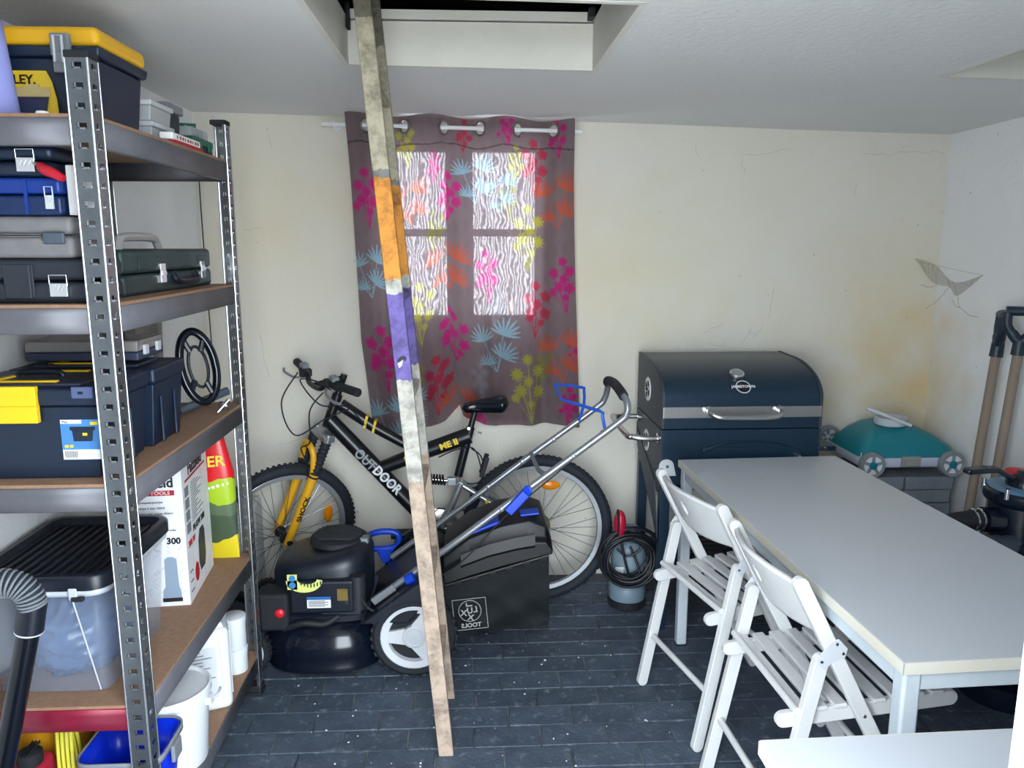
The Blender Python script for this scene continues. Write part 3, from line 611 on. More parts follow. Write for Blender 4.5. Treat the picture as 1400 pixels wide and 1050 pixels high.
for y in (2.04, 2.12): MB().bx(-.85, -.842, y - .012, y + .012, LV[2] + .236, LV[2] + .262).build('clip', LGREY, c, bevel=.002)
# -- black oval frame with tube
c = thing('oval_hoop', 'black oval plastic hoop with spokes leaning upright on the third shelf', 'plastic hoop', (-.83, 2.36, LV[2]))
oc = Vector((-.828, 2.36, 1.198)); ax1 = Vector((.36, .30, 0)).normalized(); ax2 = (Vector((-.18, .12, 1))).normalized()
P_ = lambda a, r1, r2: oc + ax1 * math.cos(a) * r1 + ax2 * math.sin(a) * r2
MB().tube([P_(2 * PI * i / 40, .052, .108) for i in range(40)], .0125, 10, True).build('rim', BLACKS, c)
MB().tube([P_(2 * PI * i / 24 + PI / 4, .028, .062) for i in range(24)], .005, 8, True).build('inner_frame', BLACK, c)
for a in (.9, 2.2, 3.9, 5.3): MB().cyl(P_(a, .026, .058), P_(a, .05, .106), .009, n=8).build('spoke', BLACK, c)
MB().cyl((-.872, 2.30, 1.075), (-.765, 2.42, 1.112), .013, n=12).build('bar', mat('slate_bar', srgb(62, 70, 82), .5), c)
MB().ring((-.775, 2.40, 1.068), (.3, .5, .4), .016, .004, 16, 6).cyl((-.79, 2.39, 1.05), (-.76, 2.41, 1.085), .007).build('clamp', CHROME, c)
# -- fourth shelf: clear storage box with black lid
z = LV[3]; c = thing('storage_tub', 'clear plastic storage tub with a black ribbed lid on the fourth shelf', 'storage tub', (-1.0, 1.92, z))
CT = clear('clear_tub', srgb(190, 202, 224), .13, .1)
tub = MB()
def rr(x0, x1, y0, y1, z_, r_, n=5):
    pts = []
    for cx, cy, a0 in ((x1 - r_, y1 - r_, 0), (x0 + r_, y1 - r_, PI / 2), (x0 + r_, y0 + r_, PI), (x1 - r_, y0 + r_, 3 * PI / 2)):
        for k in range(n + 1): a = a0 + PI / 2 * k / n; pts.append(Vector((cx + r_ * math.cos(a), cy + r_ * math.sin(a), z_)))
    return pts
tub.loft([rr(-1.13, -.872, 1.735, 2.07, z + .002, .03), rr(-1.148, -.858, 1.718, 2.10, z + .26, .035)], caps=False)
tub.add(rr(-1.13, -.872, 1.735, 2.07, z + .002, .03), [tuple(range(24))]); tub.build('tub', CT, c, solid=.003, smooth=50)
MB().loft([rr(-1.155, -.85, 1.71, 2.108, z + .252, .04), rr(-1.155, -.85, 1.71, 2.108, z + .27, .04)], caps=False).build('rim', clear('clear_rim', srgb(220, 226, 236), .7), c, solid=.004)
l_ = MB(); l_.loft([rr(-1.163, -.842, 1.702, 2.116, z + .268, .045), rr(-1.163, -.842, 1.702, 2.116, z + .298, .045), rr(-1.158, -.847, 1.707, 2.111, z + .304, .042), rr(-1.145, -.86, 1.72, 2.098, z + .304, .035), rr(-1.135, -.87, 1.73, 2.088, z + .286, .03)])
l_.build('lid', BLACK, c, smooth=50)
for k in range(11): MB().bx(-1.13 + k * .024, -1.124 + k * .024, 1.75, 2.07, z + .285, z + .292).build('lid_rib', BLACK, c, bevel=.002)
MB().bx(-.925, -.905, 1.70, 1.712, z + .245, z + .275).build('clip', LGREY, c, bevel=.003)
MB().cyl((-.915, 1.698, z + .25), (-.89, 1.735, z + .004), .0018, n=6).build('tie_cord', LGREY, c)
MB().bx(-.917, -.89, 1.694, 1.706, z + .245, z + .255).build('tie_toggle', BLACKM, c, bevel=.002)
bagm = clear('thin_bag_film', srgb(74, 100, 142), .88, .2)
c = thing('plastic_bag', 'crumpled blue-grey plastic bag inside the clear storage tub', 'bag', (-1.0, 1.88, z + .006))
rb3 = random.Random(5); bb = MB(); bb.ball((-1.0, 1.9, z + .10), (.118, .148, .135), 64, 44)
for i, v in enumerate(bb.v):
    d = Vector((v.x + 1.0, v.y - 1.9, v.z - z - .10)); q = 1 + .07 * abs(math.sin(d.x * 55 + d.z * 75 + 2 * math.sin(d.y * 30))) - .09 * abs(math.sin(d.z * 60 - d.x * 35 + 2 * math.sin(d.x * 28))) + .03 * math.sin(d.x * 190 - d.z * 170 + d.y * 90); bb.v[i] = Vector((-1.0, 1.9, z + .10)) + d * min(q, 1.12)
for i, v in enumerate(bb.v): bb.v[i].z = min(max(v.z, z + .008), z + .235)
bb.build('bag_film', bagm, c, smooth=80)
# -- vacuum hose hanging in front
c = thing('vacuum_hose', 'black vacuum tube with a grey corrugated elbow in front of the clear tub', 'hose', (-1.13, 1.6, 0))
pts = cr([(-1.12, 1.60, .815), (-1.06, 1.605, .845), (-1.0, 1.61, .85), (-.965, 1.615, .828), (-.955, 1.618, .79)], 16); co_ = MB()
co_.tube(pts, [.026 + .003 * math.sin(i * PI / 1.5) for i in range(len(pts))], 14); co_.build('corrugated_elbow', mat('dark_hose', srgb(48, 56, 68), .5), c)
for i in range(2, len(pts) - 1, 3):
    d = (pts[i + 1] - pts[i - 1]).normalized(); MB().ring(pts[i], d, .0275, .0026, 20, 6).build('hose_ring', GREYP, c)
MB().cyl((-.955, 1.618, .80), (-.968, 1.616, .735), .0285, n=20).build('cuff', BLACK, c)
MB().ring((-.9684, 1.616, .734), (.2, 0, 1), .027, .0025, 20, 6).build('cuff_ring', LGREY, c)
MB().cyl((-.966, 1.616, .745), (-1.145, 1.57, .02), .0225, n=20).cyl((-1.14, 1.572, .03), (-1.15, 1.569, 0.002), .027, n=20).build('tube', BLACKS, c)
# -- pump carton
z = LV[3]; c = thing('pump_carton', 'white printed pump carton standing on the fourth shelf', 'carton', (-.836, 2.18, z), math.radians(5.5), world=False)
W_, D_, H_ = .165, .295, .415
DP = mat('diamond_plate_print', srgb(238, 239, 241), .5, var=.5, vscale=26, col2=srgb(206, 210, 216))
MB().bx(-W_, 0, 0, D_, 0, H_).build('carton', DP, c, bevel=.001)
mkp = MB(); rk = random.Random(2)
for k in range(46):
    x = -W_ + .008 + rk.random() * (W_ - .02); z_ = .015 + rk.random() * .17
    mkp.box((x, -.0004, z_), (.016, .0008, .003), Matrix.Rotation((.7 if k % 2 else -.7), 3, 'Y'))
tag(mkp.build('tread_marks', mat('print_pale', srgb(204, 208, 214), .5), c), kind='stuff')
text('Pattfield', .040, INK, c, (-.085, -.0008, .375), bold=.001, sx=.95)
MB().bx(-.125, -.022, -.0012, 0, .338, .353).build('red_band', REDINK, c); text('TOOLS', .014, WHINK, c, (-.06, -.0016, .3455), sx=1.2)
for k, s_ in enumerate(('Klarwasserpumpe', 'Pompe à eau claire', 'Pompa per acqua chiara', 'Helderwaterpomp', 'Klarvattenpump', 'Čerpadlo na čistou vodu')):
    MB().bx(-.147, -.137, -.001, 0, .316 - k * .017, .322 - k * .017).build('flag_mark', REDINK, c); text(s_, .0105, INK, c, (-.131, -.0008, .319 - k * .017), align='LEFT')
text('300', .026, INK, c, (-.034, -.0008, .20), bold=.001)
q = MB(); q.loft([[Vector((-.075, -.001, .022)), Vector((-.022, -.001, .022)), Vector((-.024, -.001, .05)), Vector((-.028, -.001, .06)), Vector((-.03, -.001, .145)), Vector((-.04, -.001, .152)), Vector((-.055, -.001, .152)), Vector((-.064, -.001, .145)), Vector((-.066, -.001, .06)), Vector((-.073, -.001, .05))], [Vector((-.075, 0.0, .022)), Vector((-.022, 0.0, .022)), Vector((-.024, 0.0, .05)), Vector((-.028, 0.0, .06)), Vector((-.03, 0.0, .145)), Vector((-.04, 0.0, .152)), Vector((-.055, 0.0, .152)), Vector((-.064, 0.0, .145)), Vector((-.066, 0.0, .06)), Vector((-.073, 0.0, .05))]])
q.build('printed_pump', mat('print_pump_grey', srgb(140, 158, 178), .5), c); MB().bx(-.076, -.021, -.0015, 0, .014, .026).build('printed_pump_base', INK, c)
SR = (PI / 2, 0, PI / 2)
text('Pattfield', .05, INK, c, (.0008, .148, .392), SR, bold=.001); MB().bx(0, .0012, .03, .26, .364, .370).build('red_band', REDINK, c)
tx = MB()
for k in range(16): tx.bx(0, .0008, .085, .13 + rk.random() * .09, .345 - k * .0078, .3475 - k * .0078)
tag(tx.build('fine_print', mat('grey_ink', srgb(120, 120, 124), .6), c), kind='stuff')
for k in range(4): MB().bx(0, .001, .02, .06, .32 - k * .037, .35 - k * .037).build('small_picture', mat('picture_grey', srgb(120, 126, 132), .6), c)
text('PE-KW 300', .028, INK, c, (.0008, .15, .205), SR, bold=.0006); text('300 W', .026, REDINK, c, (.0008, .06, .175), SR, bold=.0008)
q = MB(); prof = [(.14, .05), (.19, .05), (.205, .08), (.205, .16), (.19, .18), (.15, .18), (.13, .15), (.125, .08)]
q.prism([(.0, y, z_) for y, z_ in prof], (.001, 0, 0)); q.build('printed_pump', mat('print_dark_grey', srgb(52, 58, 66), .5), c)
q = MB(); q.prism([(.0, .095 + .022 * math.cos(a * PI / 8), .065 + .03 * math.sin(a * PI / 8)) for a in range(16)], (.001, 0, 0)); q.build('printed_float', REDINK, c)
q = MB()
for k in range(3): q.bx(0, .001, .02, .05, .03 + k * .03, .033 + k * .03)
q.build('icon_lines', INK, c)
# -- fertiliser bag
c = thing('seed_bag', 'red and green printed bag with yellow lettering behind the pump carton', 'bag', (-.9, 2.49, z))
BM_ = bpy.data.materials.new('printed_bag'); BM_.use_nodes = True; nt = BM_.node_tree; p = nt.nodes['Principled BSDF']; p.inputs['Roughness'].default_value = .3
tcn = nt.nodes.new('ShaderNodeTexCoord'); sep = nt.nodes.new('ShaderNodeSeparateXYZ'); nt.links.new(tcn.outputs['Object'], sep.inputs[0]); rmp = nt.nodes.new('ShaderNodeValToRGB'); mrg = nt.nodes.new('ShaderNodeMapRange'); mrg.inputs[2].default_value = .46
ns = nt.nodes.new('ShaderNodeTexNoise'); ns.inputs['Scale'].default_value = 12; nt.links.new(tcn.outputs['Object'], ns.inputs['Vector']); ad = nt.nodes.new('ShaderNodeMath'); ad.operation = 'MULTIPLY_ADD'; ad.inputs[1].default_value = .10; nt.links.new(ns.outputs['Fac'], ad.inputs[0]); nt.links.new(sep.outputs['Z'], ad.inputs[2]); nt.links.new(ad.outputs[0], mrg.inputs[0]); nt.links.new(mrg.outputs[0], rmp.inputs[0]); rmp.color_ramp.interpolation = 'CONSTANT'
els = rmp.color_ramp.elements; els[0].position = 0; els[0].color = srgb(222, 200, 40) + (1,); els[1].position = .24; els[1].color = srgb(70, 86, 66) + (1,)
for pos, cc in ((.44, srgb(92, 110, 84)), (.55, srgb(168, 196, 40)), (.72, srgb(214, 26, 36))): e = els.new(pos); e.color = cc + (1,)
nt.links.new(rmp.outputs[0], p.inputs['Base Color'])
def bagring(t):
    w = .115 * (1 - .25 * max(0, t - .7) / .3); d = .05 * math.sin(PI * min(1, max(.12, 1.02 - t)) ** .7) + .006; zz = z + t * .425
    return [Vector((-.912 + w * math.copysign(abs(math.cos(a)) ** .6, math.cos(a)), 2.535 + d * .6 * math.copysign(abs(math.sin(a)) ** .8, math.sin(a)), zz)) for a in [2 * PI * k / 28 for k in range(28)]]
MB().loft([bagring(k / 14) for k in range(15)]).build('bag', BM_, c, smooth=60)
text('ER', .05, YELINK, c, (-.845, 2.502, z + .345), (PI / 2, 0, math.radians(22)), bold=.001)
q = MB()
for k in range(7): q.box((-.90 + k * .014, 2.4985 + .0045 * max(0, k - 3), z + .25 + .003 * k), (.010, .002, .009))
tag(q.build('worn_print', WHINK, c), kind='stuff')
# -- bottom shelf
z = LV[4]
c = thing('plastic_bin', 'bright blue open plastic bin with a grey rim on the lowest shelf', 'bin', (-.855, 1.82, z))
bl = MB(); bl.loft([rr(-.93, -.78, 1.705, 1.85, z, .03), rr(-.945, -.757, 1.69, 1.865, z + .205, .035)], caps=False); bl.add(rr(-.93, -.78, 1.705, 1.85, z + .002, .03), [tuple(range(24))]); bl.build('bin', mat('bright_blue', srgb(8, 48, 214), .3), c, solid=.004, smooth=50)
MB().loft([rr(-.951, -.751, 1.684, 1.871, z + .192, .038), rr(-.951, -.751, 1.684, 1.871, z + .208, .038)], caps=False).build('rim', GREYP, c, solid=.004)
MB().bx(-.753, -.742, 1.76, 1.81, z + .15, z + .195).build('side_clip', GREYP, c, bevel=.004)
WPL = mat('white_polyethylene', srgb(226, 230, 234), .4)
c = thing('bucket', 'white plastic bucket with a closed lid beside the jerrycan', 'bucket', (-.855, 2.045, z))
MB().lathe([(.088, 0), (.09, .004), (.104, .20)], (-.842, 1.99, z), n=40).build('bucket_body', WPL, c)
MB().lathe([(.108, .197), (.111, .199), (.111, .218), (.106, .222), (.102, .218), (.10, .213), (.002, .213)], (-.842, 1.99, z), n=40, caps=False).build('lid', WPL, c)
MB().bx(-.742, -.726, 1.98, 2.01, z + .165, z + .187).build('handle_lug', WPL, c, bevel=.003); MB().tube(cr([(-.73, 1.995, z + .175), (-.722, 2.03, z + .173), (-.73, 2.07, z + .165)], 5), .004, 6).build('handle', WPL, c)
c = thing('jerrycan', 'white ribbed jerrycan with a printed label on the lowest shelf', 'canister', (-.835, 2.285, z), math.radians(20), world=False)
MB().bx(-.062, .062, -.088, .088, 0, .268).build('canister_body', WPL, c, bevel=.022, seg=4)
MB().bx(-.042, .042, -.066, .066, .262, .284, -.008).build('shoulder', WPL, c, bevel=.008)
MB().cyl((.02, -.045, .28), (.02, -.045, .304), .021, n=18).build('cap', WPL, c, bevel=.002)
MB().tube(cr([(-.015, -.05, .276), (-.015, -.04, .306), (-.015, .03, .306), (-.015, .055, .276)], 5), .010, 8).build('handle', WPL, c)
MB().bx(-.048, .022, -.0895, -.086, .05, .215).build('label_sheet', mat('label_grey', srgb(206, 210, 214), .5), c)
MB().tube(cr([(.034, -.088, .03), (.036, -.0885, .12), (.034, -.088, .235)], 5), .0035, 6).build('moulded_ridge', WPL, c)
q = MB()
for k in range(14): q.bx(-.044, -.044 + .02 + rk.random() * .04, -.0902, -.0892, .203 - k * .011, .206 - k * .011)
tag(q.build('fine_print', mat('grey_ink', srgb(120, 120, 124)), c), kind='stuff')
for k in range(3): MB().bx(.061, .065, -.045 + k * .035, -.037 + k * .035, .03, .24).build('rib', WPL, c, bevel=.001)
for zz, h_, lab in ((z, .085, 'low white tub under the white can behind the jerrycan'), (z + .087, .11, 'slim white can standing on a tub behind the jerrycan')):
    c = thing('paint_tub', lab, 'tub', (-.805, 2.45, zz)); MB().lathe([(.036, 0), (.038, .004), (.038, h_ - .02)], (-.805, 2.45, zz), n=24).build('tub_body', WPL, c); MB().lathe([(.04, h_ - .02), (.04, h_ - .002), (.037, h_)], (-.805, 2.45, zz), n=24).build('lid', WPL, c)
c = thing('paint_tub', 'white tub with a blue lid behind the bucket', 'tub', (-.912, 2.15, z)); MB().lathe([(.042, 0), (.046, .15)], (-.912, 2.15, z), n=28).build('tub_body', WPL, c); MB().lathe([(.048, .145), (.048, .205), (.044, .21)], (-.912, 2.15, z), n=28).build('lid', mat('bright_blue', srgb(8, 48, 214)), c)
c = thing('fuel_can', 'red fuel can with a black cap at the front of the lowest shelf', 'canister', (-1.09, 1.74, z))
MB().bx(-1.155, -1.035, 1.69, 1.79, z, z + .185).build('can_body', mat('red_can', srgb(168, 34, 56), .4), c, bevel=.02, seg=3); MB().lathe([(.026, 0), (.028, .004), (.028, .03), (.02, .036)], (-1.07, 1.73, z + .184), n=18).build('cap', BLACKM, c)
for k in range(3): MB().bx(-1.078 + k * .008, -1.075 + k * .008, 1.70, 1.76, z + .219, z + .224).build('cap_ridge', BLACKM, c)
MB().bx(-1.152, -1.11, 1.6885, 1.692, z + .06, z + .14).build('sticker', YELINK, c)
c = thing('yellow_canister', 'yellow canister behind the red fuel can', 'canister', (-1.09, 1.9, z)); MB().bx(-1.16, -1.02, 1.82, 1.97, z, z + .262).build('can_body', mat('mustard_can', srgb(222, 158, 32), .4), c, bevel=.018, seg=3)
MB().tube(cr([(-1.15, 1.818, z + .19), (-1.11, 1.816, z + .215), (-1.06, 1.816, z + .235), (-1.03, 1.818, z + .25)], 5), .004, 6).build('moulded_ridge', mat('mustard_can', srgb(222, 158, 32)), c)
c = thing('garden_box', 'green printed carton between the yellow canister and the blue bin', 'carton', (-.98, 2.03, z)); MB().bx(-1.06, -.925, 1.985, 2.12, z, z + .262).build('carton', mat('green_card', srgb(20, 104, 60), .5), c, bevel=.001)
q = MB()
for k in range(3): q.bx(-.985, -.945 - .006 * k, 1.984, 1.9855, z + .20 - k * .012, z + .2025 - k * .012)
q.build('printed_lines', WHINK, c)
c = thing('cable_coil', 'yellow cable looped between the red can and the blue bin', 'cable', (-.99, 1.80, z))
for k in range(4):
    x = -1.018 + k * .011
    MB().tube(cr([(x - .012, 1.80, z + .245), (x - .004, 1.77, z + .255), (x + .006, 1.745, z + .19), (x + .008, 1.74, z + .09), (x, 1.76, z + .01), (x - .008, 1.80, z + .008), (x - .012, 1.82, z + .1)], 6, True), .0042, 8, True).build('loop', mat('yellow_cable', srgb(214, 206, 70), .45), c)

# ================================================================== things behind the shelf and on the walls
c = thing('grey_container', 'pale grey rounded plastic container against the back wall behind the bicycle wheel', 'container', (-1.06, 3.40, 0))
MB().bx(-1.165, -.972, 3.33, 3.475, .0, .43).build('container_body', LGREY, c, bevel=.025, seg=4); MB().cyl((-1.07, 3.40, .43), (-1.07, 3.40, .46), .03).build('cap', GREYP, c)
c = thing('folded_tarp', 'dark blue folded tarpaulin bundle on the floor behind the shelving', 'tarpaulin', (-1.05, 2.86, 0))
tp = MB()
for k in range(5): tp.bx(-1.165 + .006 * k, -.965 - .012 * k, 2.72 + .01 * (k % 2), 3.0 - .012 * k, .003 + .05 * k, .05 + .05 * k)
tp.build('folds', mat('tarp_blue', srgb(14, 44, 120), .5, var=.5, vscale=12), c, bevel=.018, seg=3); MB().bx(-1.08, -1.06, 2.715, 3.005, .0, .262).build('strap', BLACKM, c, bevel=.003)
c = thing('folded_trestle', 'grey wooden folding frame leaning between the shelving and the wall', 'frame', (-1.1, 2.66, 0))
GW = mat('grey_wood', srgb(150, 146, 138), .7, var=.5, vscale=20)
for y in (2.62, 2.80): MB().box((-1.135, y, .66), (.022, .04, 1.32), Matrix.Rotation(.03, 3, 'Y')).build('rail', GW, c, bevel=.003)
for zz in (.3, .8, 1.25): MB().bx(-1.146, -1.126, 2.60, 2.82, zz, zz + .04).build('crossbar', GW, c, bevel=.002)
tag(MB().tube([(-1.165, 3.49, 1.98), (-1.166, 3.491, 1.7), (-1.163, 3.49, 1.4), (-1.16, 3.491, 1.1)], .0022, 6).build('wall_cable', BLACKM), 'thin dark cable running down the back wall corner', 'cable')
# cobweb
WEB = mat('web_grey', srgb(176, 170, 156), .95); WEB.node_tree.nodes['Principled BSDF'].inputs['Alpha'].default_value = .4
cob = thing('cobweb', 'dusty grey cobweb stretched across the wall corner above the pool cleaner', 'cobweb', (2.12, 3.42, 1.3))
wa, wb_, wc, wd, we = Vector((2.03, 3.498, 1.50)), Vector((2.11, 3.47, 1.44)), Vector((2.142, 3.30, 1.40)), Vector((2.142, 3.17, 1.44)), Vector((2.142, 3.31, 1.29))
sh_ = MB(); top_ = cr([wa, wb_ + Vector((0, 0, .03)), wb_.lerp(wc, .5) + Vector((0, 0, -.01)), wc + Vector((0, .02, .0)), wd], 6); bot_ = cr([wa + Vector((.002, 0, -.004)), wb_ + Vector((-.01, 0, -.045)), wb_.lerp(wc, .5) + Vector((.005, 0, -.045)), wc + Vector((-.004, .03, -.06)), wd + Vector((-.001, .004, -.004))], 6)
n_ = len(top_) - 1
sh_.grid(lambda u, v: top_[int(round(u * n_))].lerp(bot_[int(round(u * n_))], v) + Vector((-.004 * math.sin(PI * v), 0, 0)), n_, 4); sh_.build('web_sheet', WEB, cob, smooth=60)
cw = MB(); rc = random.Random(9)
for a, b in ((wc + Vector((-.004, .03, -.06)), we), (we, we + Vector((0, -.13, -.03))), (we, we + Vector((-.001, .06, .03))), (bot_[12], Vector((2.10, 3.498, 1.27))), (bot_[8], Vector((2.07, 3.498, 1.38)))): cw.tube(cr([a, (a + b) / 2 + Vector((0, 0, -.012)), b], 5), .0009, 4)
for k in range(14): i0 = rc.randrange(n_ + 1); cw.tube([top_[i0], bot_[(i0 + rc.randrange(5)) % (n_ + 1)]], .0006, 4)
tag(cw.build('web_threads', WEB, cob), kind='stuff')
# hairline cracks and scuffs in the plaster
ck = MB(); rc = random.Random(21)
def crack(x, z_, dx, dz, n, w=.00042, jit=.008):
    pts = []
    for k in range(n + 1): pts.append(Vector((x + dx * k / n + rc.uniform(-jit, jit), YB - .0002, z_ + dz * k / n + rc.uniform(-jit, jit))))
    ck.tube(pts, w, 4)
for a in ((1.06, 1.16, .10, .05, 5), (1.09, 1.12, .08, -.03, 5), (1.14, 1.10, .05, .04, 4), (1.25, 1.12, .03, .07, 4), (1.30, 1.14, .03, .05, 4), (1.27, 1.17, .04, -.02, 3), (1.36, 1.22, .02, .14, 6), (.99, 2.0, .012, -.06, 3), (.93, 2.01, .012, -.012, 2), (1.72, 1.83, .002, -.05, 3), (1.21, 1.95, .22, .03, 8), (1.20, 1.93, .01, -.06, 3), (1.75, 1.96, .36, .01, 9), (.62, .80, .01, -.01, 2)): crack(*a)
for a in ((-.95, 1.18, .03, -.2, 5), (-1.0, 1.62, .08, .01, 4), (-.86, 2.02, .01, -.05, 2), (-.9, .66, .1, .02, 4)): crack(*a)
wbk = bpy.data.objects['wall_back']; ROOT[wbk] = Vector(wbk.location)
tag(ck.build('hairline_cracks', mat('crack_grey', srgb(142, 138, 128), .9), wbk), kind='stuff')
# ================================================================== ladder through the hatch
LW = mat('painted_old_wood', srgb(196, 188, 164), .7, var=.6, vscale=9, col2=srgb(150, 142, 124), bump=.15, bscale=60, sx=(1, 1, .35))
nt = LW.node_tree; p = nt.nodes['Principled BSDF']; src = p.inputs['Base Color'].links[0].from_socket
tcn = nt.nodes.new('ShaderNodeNewGeometry'); sep = nt.nodes.new('ShaderNodeSeparateXYZ'); nt.links.new(tcn.outputs['Position'], sep.inputs[0])
ns = nt.nodes.new('ShaderNodeTexNoise'); ns.inputs['Scale'].default_value = 60; nt.links.new(tcn.outputs['Position'], ns.inputs['Vector'])
ad = nt.nodes.new('ShaderNodeMath'); ad.operation = 'MULTIPLY_ADD'; ad.inputs[1].default_value = .03; nt.links.new(ns.outputs['Fac'], ad.inputs[0]); nt.links.new(sep.outputs['Z'], ad.inputs[2])
mrg = nt.nodes.new('ShaderNodeMapRange'); mrg.inputs[2].default_value = 2.4; nt.links.new(ad.outputs[0], mrg.inputs[0])
rmp = nt.nodes.new('ShaderNodeValToRGB'); rmp.color_ramp.interpolation = 'CONSTANT'; nt.links.new(mrg.outputs[0], rmp.inputs[0]); els = rmp.color_ramp.elements
els[0].position = 0; els[0].color = srgb(172, 152, 134) + (1,); els[1].position = .9 / 2.4; els[1].color = srgb(178, 174, 164) + (1,)
for pos, cc in ((1.2, srgb(106, 92, 160)), (1.44, srgb(184, 182, 172)), (1.475, srgb(210, 138, 50)), (1.745, srgb(118, 116, 114)), (1.765, srgb(168, 160, 138)), (2.15, srgb(110, 106, 94))): e = els.new(pos / 2.4); e.color = cc + (1,)
mx = nt.nodes.new('ShaderNodeMix'); mx.data_type = 'RGBA'; mx.blend_type = 'MULTIPLY'; mx.inputs[0].default_value = 1
n3 = nt.nodes.new('ShaderNodeTexNoise'); n3.inputs['Scale'].default_value = 22; n3.inputs['Detail'].default_value = 8; n3.inputs['Roughness'].default_value = .75; nt.links.new(tcn.outputs['Position'], n3.inputs['Vector'])
m3 = nt.nodes.new('ShaderNodeMapRange'); m3.inputs[1].default_value = .36; m3.inputs[2].default_value = .56; m3.inputs[3].default_value = .5; m3.inputs[4].default_value = 1.05; nt.links.new(n3.outputs['Fac'], m3.inputs[0])
nt.links.new(rmp.outputs[0], mx.inputs[6]); nt.links.new(m3.outputs[0], mx.inputs[7]); nt.links.new(mx.outputs[2], p.inputs['Base Color'])
lad = thing('ladder', 'old paint-marked wooden ladder with orange and purple bands reaching the ceiling hatch', 'ladder', (-.09, 2.34, 0))
lx = lambda z_: -.093 - .0852 * z_
for y, w in ((2.18, .024), (2.488, .024)):
    mb = MB(); ks = [0, .6, 1.2, 1.8, 2.42]
    mb.loft([[Vector((lx(q) + dx + (-.003 if y > 2.3 else 0), y + dy, q)) for dx, dy in ((-.023, -w / 2), (.023, -w / 2), (.023, w / 2), (-.023, w / 2))] for q in ks]); mb.build('rail', LW, lad, bevel=.003)
for k in range(8):
    q = .27 + k * .285; MB().box((lx(q), 2.334, q), (.034, .30, .022)).build('rung', LW, lad, bevel=.004)
MB().prism([(lx(1.24) + dx, 2.1665, 1.24 + dz) for dx, dz in ((-.014, .002), (-.004, .012), (.008, .014), (.013, .008), (.010, -.002), (.002, .004), (-.006, -.002), (-.012, -.006))], (0, .003, 0)).build('chipped_mark', INK, lad); MB().prism([(lx(1.24) + dx, 2.1665, 1.24 + dz) for dx, dz in ((-.012, -.007), (-.004, -.003), (.002, .002), (.0, -.012), (-.008, -.02))], (0, .003, 0)).build('paint_patch', PAPER, lad)

# ================================================================== bicycle
bike = thing('bicycle', 'black and yellow full-suspension mountain bike standing along the back wall', 'bicycle', (0, 3.235, 0), world=False)
bike.rotation_euler = (-math.radians(1.2), 0, 0)
FRM = mat('satin_black_frame', srgb(20, 23, 28), .28); FORKY = mat('yellow_fork', srgb(226, 166, 30), .35); SILV = mat('silver_swingarm', srgb(168, 172, 176), .3, .7)
RIM = mat('rim_alloy', srgb(176, 180, 184), .35, .5); SPK = mat('spoke_steel', srgb(120, 126, 132), .3, .8); TYRE = mat('bike_tyre', srgb(28, 35, 44), .75, bump=.2, bscale=150)
headT, headB = Vector((-.572, 0, .94)), Vector((-.623, 0, .80)); BBp = Vector((-.160, 0, .325)); RH = Vector((.278, 0, .332)); FH = Vector((-.83, 0, .332))
ua = (headT - headB).normalized(); ST = Matrix.Translation(headB) @ Matrix.Rotation(math.radians(36), 4, ua) @ Matrix.Translation(-headB)
def wheel(c_, M, name):
    I = Matrix.Identity(4); M = M or I; c_ = Vector(c_)
    def ob(mb, n, m, par, **k): return mb.xf(M).build(n, m, par, **k)
    ty = MB(); ty.ring(c_, (0, 1, 0), .306, .0255, 64, 10)
    for i in range(84):
        a = 2 * PI * i / 84; 
        for y in (-.013, .013): ty.box(c_ + Vector((math.cos(a) * .3275, y, math.sin(a) * .3275)), (.006, .014, .011), Matrix.Rotation(-a, 3, 'Y'))
    w = ob(ty, 'wheel', TYRE, bike, label='wheel with a knobbly dark tyre')
    rm = MB(); R_ = [(.286, -.011), (.283, -.013), (.266, -.011), (.262, 0), (.266, .011), (.283, .013), (.286, .011)]
    rm.lathe(R_, c_, (0, 1, 0), 64, caps=False); ob(rm, 'rim', RIM, w)
    hb_ = MB(); hb_.cyl(c_ + Vector((0, -.05, 0)), c_ + Vector((0, .05, 0)), .014).cyl(c_ + Vector((0, -.034, 0)), c_ + Vector((0, -.028, 0)), .026).cyl(c_ + Vector((0, .028, 0)), c_ + Vector((0, .034, 0)), .026).cyl(c_ + Vector((0, -.07, 0)), c_ + Vector((0, .07, 0)), .006); ob(hb_, 'hub', BLACKM, w)
    s = MB()
    for i in range(36):
        a = 2 * PI * i / 36; sd = -1 if i % 2 else 1; da = .55 if (i // 2) % 2 else -.55
        s.cyl(c_ + Vector((math.cos(a + da) * .025, sd * .031, math.sin(a + da) * .025)), c_ + Vector((math.cos(a) * .264, sd * .004, math.sin(a) * .264)), .0013, n=5, caps=False)
    tag(ob(s, 'spokes', SPK, w), kind='stuff')
    return w
wf_ = wheel(FH, ST, 'front'); wr_ = wheel(RH, None, 'rear')
AMB = mat('amber_reflector', srgb(240, 140, 10), .2)
MB().ball(FH + Vector((.20, -.02, .06)), (.02, .008, .043), 20, 12).xf(ST).build('reflector', AMB, wf_)
MB().ball(RH + Vector((.055, -.02, .2)), (.042, .008, .02), 20, 12).build('reflector', AMB, wr_)
def tb2(name, pts, r, m, par=bike, n=14, M=None):
    mb = MB(); mb.tube(pts, r, n)
    if M: mb.xf(M)
    return mb.build(name, m, par)
fr = tb2('down_tube', [headB + Vector((.012, 0, .03)), BBp], .0335, FRM)
tb2('top_tube', [headT + Vector((.01, 0, -.045)), Vector((-.42, 0, .795)), Vector((-.26, 0, .70))], [.027, .025, .02], FRM)
mt_ = tb2('main_tube', [Vector((-.40, 0, .615)), Vector((-.2, 0, .69)), Vector((-.015, 0, .755))], [.029, .034, .036], FRM)
